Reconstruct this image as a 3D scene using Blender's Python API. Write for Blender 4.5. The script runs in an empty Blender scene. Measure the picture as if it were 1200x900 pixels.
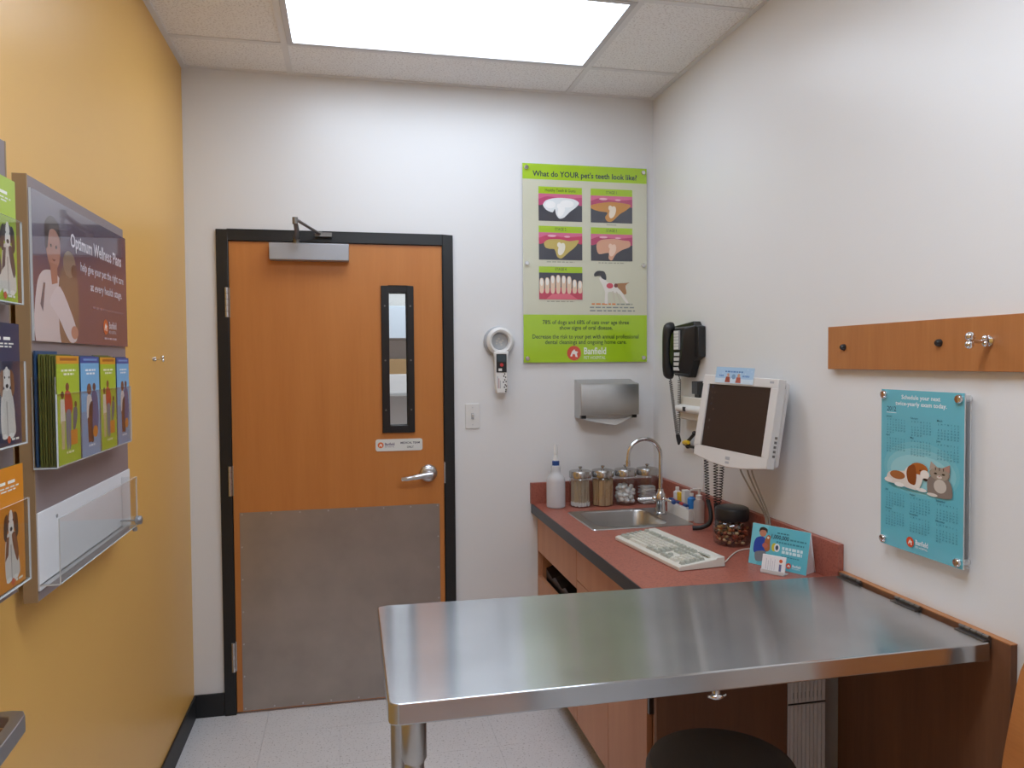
import bpy, bmesh, math, random, calendar
from mathutils import Vector, Matrix
random.seed(7)
SC = bpy.context.scene
COL = SC.collection

# ------------------------------------------------------------------ camera
W, H, D = 2.09, 2.743, 3.3932
def camera():
    yaw, pitch, roll = 0.2126, -0.0316, -0.0075
    f = Vector((math.sin(yaw)*math.cos(pitch), math.cos(yaw)*math.cos(pitch), math.sin(pitch)))
    r = Vector((math.cos(yaw), -math.sin(yaw), 0)); u = r.cross(f)
    c, s = math.cos(roll), math.sin(roll)
    r2, u2 = c*r+s*u, -s*r+c*u
    cd = bpy.data.cameras.new('camera'); cam = bpy.data.objects.new('camera', cd); COL.objects.link(cam)
    m = Matrix((r2, u2, -f)).transposed().to_4x4(); m.translation = (0.6638, -D, 1.517)
    cam.matrix_world = m
    cd.sensor_width = 36; cd.lens = 884.95/1200*36; cd.clip_start = .02
    SC.camera = cam
camera()

# ------------------------------------------------------------------ world, exposure
wd = bpy.data.worlds.new('world'); SC.world = wd; wd.use_nodes = True
wd.node_tree.nodes['Background'].inputs[0].default_value = (.8, .85, 1, 1)
wd.node_tree.nodes['Background'].inputs[1].default_value = .2
SC.view_settings.view_transform = 'Standard'; SC.view_settings.look = 'None'
SC.view_settings.gamma = 1; SC.view_settings.use_curve_mapping = False
SC.view_settings.exposure = 0.54
SC.cycles.transparent_max_bounces = 32
TROFFER_POWER = 4.0        # emission of the ceiling light in view
REAR_FILL = 8.6         # emission of the unseen fill panel added behind the camera

# ------------------------------------------------------------------ materials
def lin(c):
    if isinstance(c, str):
        c = [int(c[i:i+2], 16)/255 for i in (0, 2, 4)]
        c = [x/12.92 if x <= .04045 else ((x+.055)/1.055)**2.4 for x in c]
    return (c[0], c[1], c[2], 1)
MATS = {}; ANISO_ROT = 0.25
def newmat(name):
    m = bpy.data.materials.new(name); m.use_nodes = True; MATS[name] = m
    nt = m.node_tree; return m, nt, nt.nodes['Principled BSDF']
def plain(name, c, rough=.5, metal=0, coat=0, spec=.5, ior=1.5):
    m, nt, b = newmat(name)
    b.inputs['Base Color'].default_value = lin(c); b.inputs['Roughness'].default_value = rough
    b.inputs['Metallic'].default_value = metal; b.inputs['Coat Weight'].default_value = coat
    b.inputs['Specular IOR Level'].default_value = spec; b.inputs['IOR'].default_value = ior
    b.inputs['Coat Roughness'].default_value = .05
    return m
def coords(nt, scale=(1, 1, 1), rot=(0, 0, 0)):
    t = nt.nodes.new('ShaderNodeTexCoord'); mp = nt.nodes.new('ShaderNodeMapping')
    mp.inputs['Scale'].default_value = scale; mp.inputs['Rotation'].default_value = rot
    nt.links.new(t.outputs['Object'], mp.inputs[0]); return mp.outputs[0]
def noise(nt, vec, scale, detail=3, rough=.55):
    n = nt.nodes.new('ShaderNodeTexNoise'); n.inputs['Scale'].default_value = scale
    n.inputs['Detail'].default_value = detail; n.inputs['Roughness'].default_value = rough
    nt.links.new(vec, n.inputs['Vector']); return n.outputs['Fac']
def ramp(nt, fac, stops):
    r = nt.nodes.new('ShaderNodeValToRGB'); e = r.color_ramp.elements
    while len(e) < len(stops): e.new(.5)
    for i, (p, c) in enumerate(stops): e[i].position = p; e[i].color = lin(c)
    nt.links.new(fac, r.inputs[0]); return r.outputs[0]
def bump(nt, b, h, strength, dist=.002):
    n = nt.nodes.new('ShaderNodeBump'); n.inputs['Strength'].default_value = strength; n.inputs['Distance'].default_value = dist
    nt.links.new(h, n.inputs['Height']); nt.links.new(n.outputs[0], b.inputs['Normal'])
def paint(name, c, c2, rough=.55):
    m, nt, b = newmat(name); v = coords(nt)
    nt.links.new(ramp(nt, noise(nt, v, 1.3), [(.3, c), (.7, c2)]), b.inputs['Base Color'])
    b.inputs['Roughness'].default_value = rough
    bump(nt, b, noise(nt, v, 220, 4), .12, .0015); return m
def wood(name, c1, c2, c3, axis='z', rough=.38, k=1):
    m, nt, b = newmat(name)
    sc = {'z': (14*k, 14*k, .9*k), 'y': (14*k, .9*k, 14*k), 'x': (.9*k, 14*k, 14*k)}[axis]
    v = coords(nt, sc); fine = coords(nt, tuple(x*9 for x in sc))
    a = noise(nt, v, 1.0, 5, .6); f = noise(nt, fine, 1.0, 3, .6)
    mx = nt.nodes.new('ShaderNodeMath'); mx.operation = 'MULTIPLY_ADD'; mx.inputs[1].default_value = .35
    nt.links.new(f, mx.inputs[0]); nt.links.new(a, mx.inputs[2])
    nt.links.new(ramp(nt, mx.outputs[0], [(.45, c1), (.68, c2), (.9, c3)]), b.inputs['Base Color'])
    b.inputs['Roughness'].default_value = rough; bump(nt, b, f, .05, .0005); return m
def brushed(name, c, rough=.28, sc=(2, 300, 300), aniso=0, amt=.12):
    m, nt, b = newmat(name); v = coords(nt, sc); n = noise(nt, v, 1, 3)
    b.inputs['Metallic'].default_value = 1
    r = nt.nodes.new('ShaderNodeMapRange'); r.inputs[3].default_value = rough-amt; r.inputs[4].default_value = rough+amt
    nt.links.new(n, r.inputs[0]); nt.links.new(r.outputs[0], b.inputs['Roughness'])
    c0 = lin(c); d = [x*.86 for x in c0[:3]]
    big = noise(nt, coords(nt, (3, 3, 3)), 2, 3)
    nt.links.new(ramp(nt, big, [(.3, d), (.7, c0[:3])]), b.inputs['Base Color'])
    if aniso:
        b.inputs['Anisotropic'].default_value = aniso
        t = nt.nodes.new('ShaderNodeTangent'); t.direction_type = 'UV_MAP'; b.inputs['Anisotropic Rotation'].default_value = ANISO_ROT
        nt.links.new(t.outputs[0], b.inputs['Tangent'])
    return m
def speck(name, base, dark, scale, thr, rough, bs=0, base2=None):
    m, nt, b = newmat(name); v = coords(nt)
    n = noise(nt, v, scale, 2, .6)
    b2 = base2 or base
    big = ramp(nt, noise(nt, v, 4, 3), [(.35, base), (.65, b2)])
    mk = ramp(nt, n, [(thr, (1, 1, 1)), (thr+.05, (0, 0, 0))])
    mx = nt.nodes.new('ShaderNodeMix'); mx.data_type = 'RGBA'
    nt.links.new(mk, mx.inputs['Factor']); nt.links.new(big, mx.inputs[6]); mx.inputs[7].default_value = lin(dark)
    nt.links.new(mx.outputs[2], b.inputs['Base Color']); b.inputs['Roughness'].default_value = rough
    if bs: bump(nt, b, n, bs, .004)
    return m
def clear(name, tint=(.97, .98, .98), ior=1.45, rough=.03):
    m, nt, b = newmat(name); nt.nodes.remove(b); out = nt.nodes['Material Output']
    t = nt.nodes.new('ShaderNodeBsdfTransparent'); t.inputs[0].default_value = (*tint, 1)
    g = nt.nodes.new('ShaderNodeBsdfGlossy'); g.inputs['Roughness'].default_value = rough
    lw = nt.nodes.new('ShaderNodeLayerWeight'); lw.inputs[0].default_value = .5
    pw_ = nt.nodes.new('ShaderNodeMath'); pw_.operation = 'POWER'; pw_.inputs[1].default_value = 5; nt.links.new(lw.outputs['Facing'], pw_.inputs[0])
    fr = nt.nodes.new('ShaderNodeMath'); fr.operation = 'MULTIPLY_ADD'; fr.inputs[1].default_value = .55; fr.inputs[2].default_value = ((ior-1)/(ior+1))**2
    nt.links.new(pw_.outputs[0], fr.inputs[0])
    mx = nt.nodes.new('ShaderNodeMixShader')
    nt.links.new(fr.outputs[0], mx.inputs[0]); nt.links.new(t.outputs[0], mx.inputs[1]); nt.links.new(g.outputs[0], mx.inputs[2])
    nt.links.new(mx.outputs[0], out.inputs[0]); return m
def milky(name, c, alpha, rough=.25):
    m = plain(name, c, rough); m.node_tree.nodes['Principled BSDF'].inputs['Alpha'].default_value = alpha; return m
def emit(name, c, s):
    m, nt, b = newmat(name); b.inputs['Base Color'].default_value = lin(c)
    b.inputs['Emission Color'].default_value = lin(c); b.inputs['Emission Strength'].default_value = s; return m
def printed(name, rough, coat=0):
    m, nt, b = newmat(name); a = nt.nodes.new('ShaderNodeVertexColor'); a.layer_name = 'Col'
    nt.links.new(a.outputs[0], b.inputs['Base Color']); b.inputs['Roughness'].default_value = rough
    b.inputs['Coat Weight'].default_value = coat; b.inputs['Coat Roughness'].default_value = .04; return m

paint('white_paint', (.805, .80, .80), (.79, .785, .785), .34)
paint('yellow_paint', (.83, .475, .12), (.80, .455, .115), .36)
wood('door_wood', (.53, .185, .040), (.56, .203, .046), (.59, .22, .052))
wood('cabinet_wood', (.52, .235, .125), (.56, .26, .14), (.60, .285, .155), rough=.45)
wood('rail_wood', (.40, .15, .045), (.45, .175, .055), (.50, .21, .07), 'z')
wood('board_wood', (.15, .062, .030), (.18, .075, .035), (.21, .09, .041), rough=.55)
wood('chair_wood', (.45, .17, .05), (.52, .20, .06), (.58, .24, .08), 'y')
brushed('stainless', (.60, .62, .64), .20, (3, 260, 260), 1.0, .004)
brushed('stainless_plain', (.58, .58, .57), .30, (200, 4, 4), 0, .03)
brushed('kick_metal', (.47, .425, .385), .36, (300, 3, 4), 0, .06)
brushed('grey_metal', (.50, .52, .56), .38, (5, 5, 5))
plain('chrome', (.72, .72, .73), .12, 1)
plain('lid_steel', (.50, .49, .48), .24, 1)
plain('depressor_wood', (.56, .36, .19), .7)
plain('satin_chrome', (.62, .63, .65), .28, 1)
plain('closer_grey', (.42, .43, .46), .35, .4)
plain('dark_steel', (.22, .21, .20), .35, .9)
plain('black_frame', (.012, .012, .013), .32)
plain('black_rubber', (.014, .014, .015), .5)
plain('black_plastic', (.013, .013, .014), .38)
plain('charcoal_vinyl', (.085, .08, .075), .55)
plain('white_plastic', (.78, .77, .75), .35)
plain('ivory_plastic', (.70, .66, .58), .4)
plain('monitor_shell', (.70, .68, .66), .4)
plain('beige_key', (.66, .64, .56), .5)
plain('grey_key', (.42, .43, .37), .5)
plain('keyboard_shell', (.70, .68, .61), .45)
plain('screen_glass', (.034, .024, .021), .28)
plain('grey_cable', (.36, .33, .28), .5)
plain('paper', (.80, .79, .78), .8)
plain('white_card', (.80, .80, .82), .5)
plain('mauve_board', (.27, .215, .215), .45)
plain('tan_edge', (.36, .24, .13), .5)
plain('clear_edge', (.70, .72, .72), .25)
plain('yellow_plastic', (.85, .55, .02), .4)
plain('blue_plastic', (.02, .07, .25), .4)
plain('bright_blue', (.03, .22, .62), .4)
plain('red_plastic', (.55, .05, .05), .4)
plain('lcd', (.05, .07, .08), .2)
plain('scanner_grey', (.42, .43, .46), .45)
plain('vent_beige', (.74, .70, .67), .6)
plain('dark_slot', (.02, .02, .02), .8)
plain('edge_black', (.035, .037, .045), .4)
plain('swab_stick', (.62, .50, .36), .7)
plain('cotton', (.85, .84, .83), .95)
plain('bag_black', (.008, .008, .009), .35)
plain('leaflet_edge', (.14, .15, .03), .6)
plain('leaflet_navy', (.03, .08, .18), .5)
plain('tile_grid', (.80, .79, .79), .5)
plain('troffer_white', (.62, .61, .63), .4)
plain('cardboard', (.40, .26, .13), .8)
plain('shelf_grey', (.45, .46, .47), .5)
plain('cabinet_blue', (.62, .70, .80), .3)
plain('label_white', (.75, .75, .72), .4)
speck('ceiling_tile', (.93, .92, .915), (.76, .735, .725), 130, .40, .9, .25)
speck('floor_tile', (.75, .74, .755), (.42, .40, .40), 120, .345, .32, 0, (.72, .71, .725))
speck('red_laminate', (.40, .125, .085), (.30, .085, .06), 160, .42, .4, 0, (.37, .115, .078))
clear('acrylic'); clear('pane', (.92, .95, .95), 1.5, .01); clear('jar_glass', (.90, .92, .92), 1.9, .03)
clear('liquid', (.86, .88, .9), 1.33, .02)
milky('milky_plastic', (.80, .81, .84), .62); milky('pump_plastic', (.7, .66, .63), .45)
emit('diffuser', (.82, .93, 1.07), TROFFER_POWER); emit('diffuser_fill', (.82, .93, 1.07), REAR_FILL)
printed('print_gloss', .25, 1); printed('print_satin', .35, .15); printed('print_matte', .55)
printed('treat_colour', .7)

# ------------------------------------------------------------------ geometry helpers
def wm(o):
    m = o.matrix_basis.copy()
    return wm(o.parent) @ m if o.parent else m
class MB:
    def __init__(s, M=None): s.v = []; s.f = []; s.mi = []; s.sm = []; s.M = M; s.c = None
    def add(s, vs, fs, mi=0, smooth=False, col=None):
        b = len(s.v)
        s.v += [(s.M @ Vector(v)) if s.M else Vector(v) for v in vs]
        for f in fs:
            s.f.append([b+i for i in f]); s.mi.append(mi); s.sm.append(smooth)
            if col is not None or s.c is not None:
                if s.c is None: s.c = []
                s.c.append(col or (1, 1, 1, 1))
        return s
    def box(s, x0, x1, y0, y1, z0, z1, mi=0, col=None):
        x0, x1 = sorted((x0, x1)); y0, y1 = sorted((y0, y1)); z0, z1 = sorted((z0, z1))
        vs = [(x, y, z) for z in (z0, z1) for y in (y0, y1) for x in (x0, x1)]
        return s.add(vs, [(0, 2, 3, 1), (4, 5, 7, 6), (0, 1, 5, 4), (2, 6, 7, 3), (0, 4, 6, 2), (1, 3, 7, 5)], mi, False, col)
    def sheet(s, x0, x1, y0, y1, z0, z1):     # clear sheet: big faces slot 0, thin edges slot 1
        d = [x1-x0, y1-y0, z1-z0]; t = d.index(min(d)); k = len(s.mi)
        s.box(x0, x1, y0, y1, z0, z1)
        for i, ax in enumerate((2, 2, 1, 1, 0, 0)): s.mi[k+i] = 0 if ax == t else 1
        return s
    def tube(s, pts, r, n=8, mi=0, cap=True, col=None):
        pts = [Vector(p) for p in pts]; rs = r if isinstance(r, (list, tuple)) else [r]*len(pts)
        T = [(pts[min(i+1, len(pts)-1)]-pts[max(i-1, 0)]).normalized() for i in range(len(pts))]
        a = T[0].orthogonal().normalized(); vs = []
        for i, p in enumerate(pts):
            a = (a - T[i]*a.dot(T[i])).normalized(); b = T[i].cross(a)
            vs += [p + (a*math.cos(2*math.pi*k/n)+b*math.sin(2*math.pi*k/n))*rs[i] for k in range(n)]
        fs = [(i*n+k, i*n+(k+1) % n, (i+1)*n+(k+1) % n, (i+1)*n+k) for i in range(len(pts)-1) for k in range(n)]
        s.add(vs, fs, mi, True, col)
        if cap:
            b0 = len(s.v)-len(vs)
            for fc in ([b0+k for k in range(n)][::-1], [b0+(len(pts)-1)*n+k for k in range(n)]):
                s.f.append(fc); s.mi.append(mi); s.sm.append(False)
                if s.c is not None: s.c.append(col or (1, 1, 1, 1))
        return s
    def cyl(s, p0, p1, r0, r1=None, n=20, mi=0): return s.tube([p0, p1], [r0, r0 if r1 is None else r1], n, mi)
    def lathe(s, prof, c=(0, 0, 0), n=28, mi=0, axis='z', closed=False):
        vs = []
        for r, h in prof:
            for k in range(n):
                a = 2*math.pi*k/n; p = (r*math.cos(a), r*math.sin(a), h)
                if axis == 'y': p = (p[0], h, p[1])
                if axis == 'x': p = (h, p[0], p[1])
                vs.append((p[0]+c[0], p[1]+c[1], p[2]+c[2]))
        m = len(prof)
        fs = [(i*n+k, i*n+(k+1) % n, (i+1)*n+(k+1) % n, (i+1)*n+k) for i in range(m-1) for k in range(n)]
        return s.add(vs, fs, mi, True)
    def prism(s, poly, vec, mi=0, smooth=False, col=None):
        n = len(poly); vec = Vector(vec); vs = [Vector(p) for p in poly] + [Vector(p)+vec for p in poly]
        fs = [list(range(n))[::-1], list(range(n, 2*n))]
        s.add(vs, fs, mi, False, col)
        s.add(vs, [(i, (i+1) % n, n+(i+1) % n, n+i) for i in range(n)], mi, smooth, col); return s
    def ball(s, c, r, sc=(1, 1, 1), n=12, m=8, mi=0, col=None):
        vs = []; c = Vector(c)
        for i in range(m+1):
            t = math.pi*i/m
            for k in range(n):
                a = 2*math.pi*k/n
                vs.append(c+Vector((math.sin(t)*math.cos(a)*sc[0], math.sin(t)*math.sin(a)*sc[1], math.cos(t)*sc[2]))*r)
        return s.add(vs, [(i*n+k, (i+1)*n+k, (i+1)*n+(k+1) % n, i*n+(k+1) % n) for i in range(m) for k in range(n)], mi, True, col)
    def build(s, name, mats, parent=None, origin=None, bevel=0, seg=2, local=False, kind=None, label=None):
        me = bpy.data.meshes.new(name); me.from_pydata([tuple(v) for v in s.v], [], s.f)
        mats = [mats] if isinstance(mats, str) else mats
        for m in mats: me.materials.append(MATS[m])
        me.polygons.foreach_set('material_index', s.mi); me.polygons.foreach_set('use_smooth', s.sm)
        if s.c:
            ca = me.color_attributes.new('Col', 'FLOAT_COLOR', 'CORNER'); flat = []
            for p, c in zip(me.polygons, s.c): flat += list(c)*p.loop_total
            ca.data.foreach_set('color', flat)
        bm = bmesh.new(); bm.from_mesh(me); bmesh.ops.remove_doubles(bm, verts=bm.verts, dist=1e-6)
        if not s.c: bmesh.ops.recalc_face_normals(bm, faces=bm.faces)
        bm.to_mesh(me); bm.free(); me.set_sharp_from_angle(angle=math.radians(40))
        o = bpy.data.objects.new(name, me); COL.objects.link(o)
        if parent is not None:
            o.parent = parent
            if not local: me.transform(wm(parent).inverted())
        elif origin is not None:
            o.location = origin; me.transform(Matrix.Translation(-Vector(origin)))
        if bevel:
            b = o.modifiers.new('bevel', 'BEVEL'); b.width = bevel; b.segments = seg; b.limit_method = 'ANGLE'; b.angle_limit = math.radians(50)
        if kind: o['kind'] = kind
        if label: o['label'] = label
        return o
def tag(o, label, cat, group=None, kind=None):
    o['label'] = label; o['category'] = cat
    if group: o['group'] = group
    if kind: o['kind'] = kind
    return o
def thing(name, label, cat, loc=(0, 0, 0), rotz=0, group=None):
    o = bpy.data.objects.new(name, None); o.empty_display_size = .05; COL.objects.link(o)
    o.location = loc; o.rotation_euler = (0, 0, rotz); return tag(o, label, cat, group)
def struct(o): o['kind'] = 'structure'; return o
def rounded(w, h, r, n=5):     # rounded rectangle about the origin, 2D
    pts = []
    for cx, cy, a0 in ((w/2-r, h/2-r, 0), (-w/2+r, h/2-r, 90), (-w/2+r, -h/2+r, 180), (w/2-r, -h/2+r, 270)):
        for i in range(n+1):
            a = math.radians(a0+90*i/n); pts.append((cx+r*math.cos(a), cy+r*math.sin(a)))
    return pts
def coil(p0, p1, r, turns, per=9, lead=.04):
    p0, p1 = Vector(p0), Vector(p1); d = p1-p0; t = d.normalized(); a = t.orthogonal().normalized(); b = t.cross(a)
    n = int(turns*per); pts = []
    for i in range(n+1):
        u = i/n; k = min(1, u/lead, (1-u)/lead); an = 2*math.pi*turns*u
        pts.append(p0+d*u+(a*math.cos(an)+b*math.sin(an))*r*k)
    return pts
def smooth_path(pts, n=8):
    P = [Vector(p) for p in pts]; P = [2*P[0]-P[1]]+P+[2*P[-1]-P[-2]]; out = []
    for i in range(1, len(P)-2):
        for k in range(n):
            t = k/n; a, b, c, d = P[i-1], P[i], P[i+1], P[i+2]
            out.append(.5*((2*b)+(c-a)*t+(2*a-5*b+4*c-d)*t*t+(3*b-a-3*c+d)*t**3))
    out.append(P[-2]); return out

# flat print: coloured polygons laid on a real board, u to the viewer's right, v up, in metres
TXT = {}
def glyphs(body, bold, align, spacing=1.0):
    key = (body, bold, align, spacing)
    if key not in TXT:
        cu = bpy.data.curves.new('lettering', 'FONT'); cu.body = body; cu.size = 1; cu.align_x = align
        cu.resolution_u = 2; cu.offset = bold; cu.fill_mode = 'FRONT'; cu.space_line = spacing
        ob = bpy.data.objects.new('lettering', cu); me = ob.to_mesh()
        TXT[key] = ([tuple(v.co[:2]) for v in me.vertices], [list(p.vertices) for p in me.polygons])
        ob.to_mesh_clear(); bpy.data.objects.remove(ob); bpy.data.curves.remove(cu)
    return TXT[key]
class Print:
    def __init__(s, O, U, V, mat='print_satin', parent=None):
        s.O, s.U, s.V = Vector(O), Vector(U).normalized(), Vector(V).normalized(); s.N = s.U.cross(s.V)
        s.mat = mat; s.parent = parent; s.k = 1; s.mb = MB(); s.mb.c = []
    def P(s, u, v): return s.O+s.U*u+s.V*v+s.N*(s.k*.00002)
    def poly(s, pts, c):
        s.k += 1; s.mb.add([s.P(*p) for p in pts], [list(range(len(pts)))], 0, False, lin(c)); return s
    def rect(s, u0, u1, v0, v1, c): return s.poly([(u0, v0), (u1, v0), (u1, v1), (u0, v1)], c)
    def rrect(s, u0, u1, v0, v1, r, c):
        return s.poly([((u0+u1)/2+x, (v0+v1)/2+y) for x, y in rounded(u1-u0, v1-v0, r)], c)
    def ell(s, cu, cv, ru, rv, c, rot=0, n=18):
        a, b = math.cos(rot), math.sin(rot); pts = []
        for k in range(n):
            t = 2*math.pi*k/n; x, y = ru*math.cos(t), rv*math.sin(t); pts.append((cu+x*a-y*b, cv+x*b+y*a))
        return s.poly(pts, c)
    def text(s, body, u, v, c, width=None, h=.01, bold=.0, align='CENTER', spacing=1.0):   # h = capital height, v = baseline of line one
        vs, fs = glyphs(body, bold, align, spacing); s.k += 1
        if not vs: return s
        sy = h/.69; x0 = min(x for x, y in vs); x1 = max(x for x, y in vs)
        sx = width/(x1-x0) if width else sy
        s.mb.add([s.P(u+x*sx, v+y*sy) for x, y in vs], fs, 0, False, lin(c)); return s
    def lines(s, u0, u1, v, h, c, n=9):       # print too small to read in the photograph
        rnd = random.Random(int(u0*1e4)+int(v*1e4)); x = u0; s.k += 1
        while x < u1:
            w = (u1-u0)/n*rnd.uniform(.5, 1.2); e = min(u1, x+w)
            s.mb.add([s.P(x, v), s.P(e, v), s.P(e, v+h), s.P(x, v+h)], [(0, 1, 2, 3)], 0, False, lin(c)); x = e+(u1-u0)/n*.25
        return s
    def out(s, name, label=None):
        o = s.mb.build(name, s.mat, s.parent, label=label); s.mb = MB(); s.mb.c = []; s.k += 1
        if name in ('lettering', 'screen_icons', 'printed_marks'): o['kind'] = 'stuff'
        return o
class Pic:      # picture box in a print: x 0..1 to the right, y 0..1 downward
    def __init__(s, p, u0, u1, v0, v1): s.p, s.u0, s.v1, s.w, s.h = p, u0, v1, u1-u0, v1-v0
    def m(s, x, y): return (s.u0+x*s.w, s.v1-y*s.h)
    def poly(s, pts, c):
        if len(pts) >= 5:       # organic outlines are rounded off
            n = len(pts); out = []
            for i in range(n):
                p0, p1, p2, p3 = (pts[(i+k) % n] for k in (-1, 0, 1, 2))
                for t in (0, .25, .5, .75):
                    h = lambda a, b, d, e: (2*t**3-3*t*t+1)*b+(t**3-2*t*t+t)*.42*(d-a)+(3*t*t-2*t**3)*d+(t**3-t*t)*.42*(e-b)
                    x, y = (h(a, b, d, e) for a, b, d, e in zip(p0, p1, p2, p3)); out.append((min(1, max(0, x)), min(1, max(0, y))))
            pts = out
        s.p.poly([s.m(*q) for q in pts], c); return s
    def rect(s, x0, y0, x1, y1, c): return s.poly([(x0, y1), (x1, y1), (x1, y0), (x0, y0)], c)
    def ell(s, x, y, rx, ry, c, rot=0): s.p.ell(*s.m(x, y), rx*s.w, ry*s.h, c, rot); return s
def emblem(p, u, v, s, tcol, badge='d8502e'):
    p.ell(u, v, s*.55, s*.55, badge)
    p.poly([(u-.3*s, v-.22*s), (u-.16*s, v+.12*s), (u+.02*s, v+.3*s), (u+.1*s, v+.16*s), (u+.32*s, v+.1*s), (u+.22*s, v-.04*s), (u+.28*s, v-.3*s), (u+.12*s, v-.28*s), (u+.06*s, v-.08*s), (u-.1*s, v-.06*s), (u-.16*s, v-.26*s)], 'f6ece6')
    p.text('Banfield', u+.75*s, v-.08*s, tcol, 1.75*s, .5*s, .02, 'LEFT')
    p.text('PET HOSPITAL', u+.76*s, v-.45*s, tcol, 1.7*s, .22*s, .0, 'LEFT')

# ------------------------------------------------------------------ setting
FR = -4.0
fl = struct(MB().box(0, W, FR, .12, -.1, -.006).build('floor', 'tile_grid'))
tile = None
for i in range(7):
    for j in range(14):
        x0, x1 = i*.305, min(W, i*.305+.305); y1, y0 = .09-j*.305, max(FR, .09-j*.305-.305)
        MB().box(x0+.0004, x1-.0004, y0+.0004, min(y1, 0.0)-.0004, -.006, 0).build('floor_tile', 'floor_tile', fl)
struct(MB().box(-.1, 0, FR-.1, .1, -.1, H+.1).build('wall_left', 'yellow_paint'))
struct(MB().box(W, W+.1, FR-.1, .1, -.1, H+.1).build('wall_right', 'white_paint'))
struct(MB().box(-.1, W+.1, FR-.1, FR, -.1, H+.1).build('wall_front', 'white_paint'))
DL, DR, DT = .124, 1.127, 2.078      # outer edges of the door frame
struct(MB().box(0, DL+.02, 0, .1, -.1, H+.1).box(DR-.02, W, 0, .1, -.1, H+.1).box(DL+.02, DR-.02, 0, .1, DT-.02, H+.1).build('wall_back', 'white_paint'))
ce = struct(MB().box(0, W, FR, 0, H+.012, H+.1).build('ceiling', 'tile_grid'))
gx = [0, .437, 1.665, W]; gy = [0, -.315, -.925, -1.535, -2.145, -2.755, -3.365, FR]
for a in range(3):
    for b in range(7):
        if a == 1 and b in (1, 4): continue
        x0, x1, y1, y0 = gx[a], gx[a+1], gy[b], gy[b+1]
        MB().box(x0+.006, x1-.006, y0+.006, y1-.006, H+.004, H+.012).build('ceiling_tile', 'ceiling_tile', ce, bevel=.002, seg=1)
for x in gx[1:3]: MB().box(x-.012, x+.012, FR, 0, H, H+.004).build('grid_bar', 'tile_grid', ce)
for y in gy[1:7]:
    for a in range(3): MB().box(gx[a]+.012, gx[a+1]-.012, y-.012, y+.012, H+.0002, H+.0042).build('grid_bar', 'tile_grid', ce)
for b_ in (MB().box(0, .02, FR, 0, H-.001, H+.004), MB().box(W-.02, W, FR, 0, H-.001, H+.004), MB().box(.02, W-.02, -.02, 0, H-.001, H+.004)):
    b_.build('wall_angle', 'tile_grid', ce)
def skirting(name, x0, x1, y0, y1): struct(MB().box(x0, x1, y0, y1, 0, .1).build(name, 'black_rubber', bevel=.003))
skirting('baseboard_left', 0, .008, FR, -.008)
skirting('baseboard_back', 0, DL, -.009, 0); skirting('baseboard_back_right', DR, 1.49, -.009, 0)
skirting('baseboard_right', W-.008, W, FR, -2.06)
d2 = struct(MB().box(.35, 1.26, FR+.002, FR+.03, .008, 2.03).build('door_2', 'door_wood'))
struct(MB().box(.30, .35, FR, FR+.036, 0, 2.08).box(1.26, 1.31, FR, FR+.036, 0, 2.08).box(.35, 1.26, FR, FR+.036, 2.03, 2.08).build('trim_2', 'black_frame', bevel=.002))
MB().cyl((.42, FR+.03, 1.0), (.42, FR+.08, 1.0), .03).tube([(.42, FR+.075, 1.0), (.54, FR+.075, 1.0)], .01).build('door_handle', 'satin_chrome', d2)
# door frame with its stops
tr = struct(MB().box(DL, DL+.047, -.014, .11, 0, DT).box(DR-.047, DR, -.014, .11, 0, DT).box(DL+.047, DR-.047, -.014, .11, DT-.047, DT)
            .box(DL+.047, DL+.062, .045, .07, 0, DT-.047).box(DR-.062, DR-.047, .045, .07, 0, DT-.047).build('trim_1', 'black_frame', bevel=.002))
MB().box(DR-.0495, DR-.044, -.0155, .02, .965, 1.06).build('strike_plate', 'satin_chrome', tr)
# door: leaf with a cut-out, facing window frame, pane, plate, lever, hinges, closer
lx0, lx1, lz0, lz1 = .1735, 1.0775, .008, 2.029; wx0, wx1, wz0, wz1 = .834, .924, 1.227, 1.823
door = struct(MB().box(lx0, wx0, -.004, .04, lz0, lz1).box(wx1, lx1, -.004, .04, lz0, lz1).box(wx0, wx1, -.004, .04, lz0, wz0).box(wx0, wx1, -.004, .04, wz1, lz1).build('door_1', 'door_wood'))
wf = MB()
for y0, y1 in ((-.016, -.004), (.04, .052)):
    wf.box(.806, .839, y0, y1, 1.199, 1.849).box(.919, .949, y0, y1, 1.199, 1.849).box(.839, .919, y0, y1, 1.199, 1.231).box(.839, .919, y0, y1, 1.819, 1.849)
wf = wf.build('window_frame', 'black_frame', door, bevel=.002)
for z in (1.3, 1.52, 1.76):
    for x in (.822, .934): MB().cyl((x, -.016, z), (x, -.0175, z), .004, n=10).build('screw', 'dark_steel', wf)
MB().box(.836, .922, .015, .021, 1.229, 1.821).build('pane', 'pane', door)
kp = MB().box(.198, 1.056, -.0062, -.004, .012, .872).build('kick_plate', 'kick_metal', door)
for i in range(8):
    x = .208+i*.838/7
    for z in (.864, .022): MB().cyl((x, -.0062, z), (x, -.0082, z), .0035, n=8).build('screw', 'satin_chrome', kp)
for i in range(1, 6):
    z = .022+i*.842/6
    for x in (.206, 1.048): MB().cyl((x, -.0062, z), (x, -.0082, z), .0035, n=8).build('screw', 'satin_chrome', kp)
hd = MB().lathe([(0, -.022), (.022, -.022), (.03, -.018), (.038, -.012), (.04, -.004)], (1.008, 0, 1.012), 32, 0, 'y').build('door_handle', 'satin_chrome', door)
lv = MB().cyl((1.008, -.02, 1.012), (1.008, -.066, 1.012), .012)
path = smooth_path([(1.02, -.064, 1.013), (.99, -.066, 1.011), (.95, -.066, 1.005), (.91, -.064, .999), (.885, -.058, .996)], 5)
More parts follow.
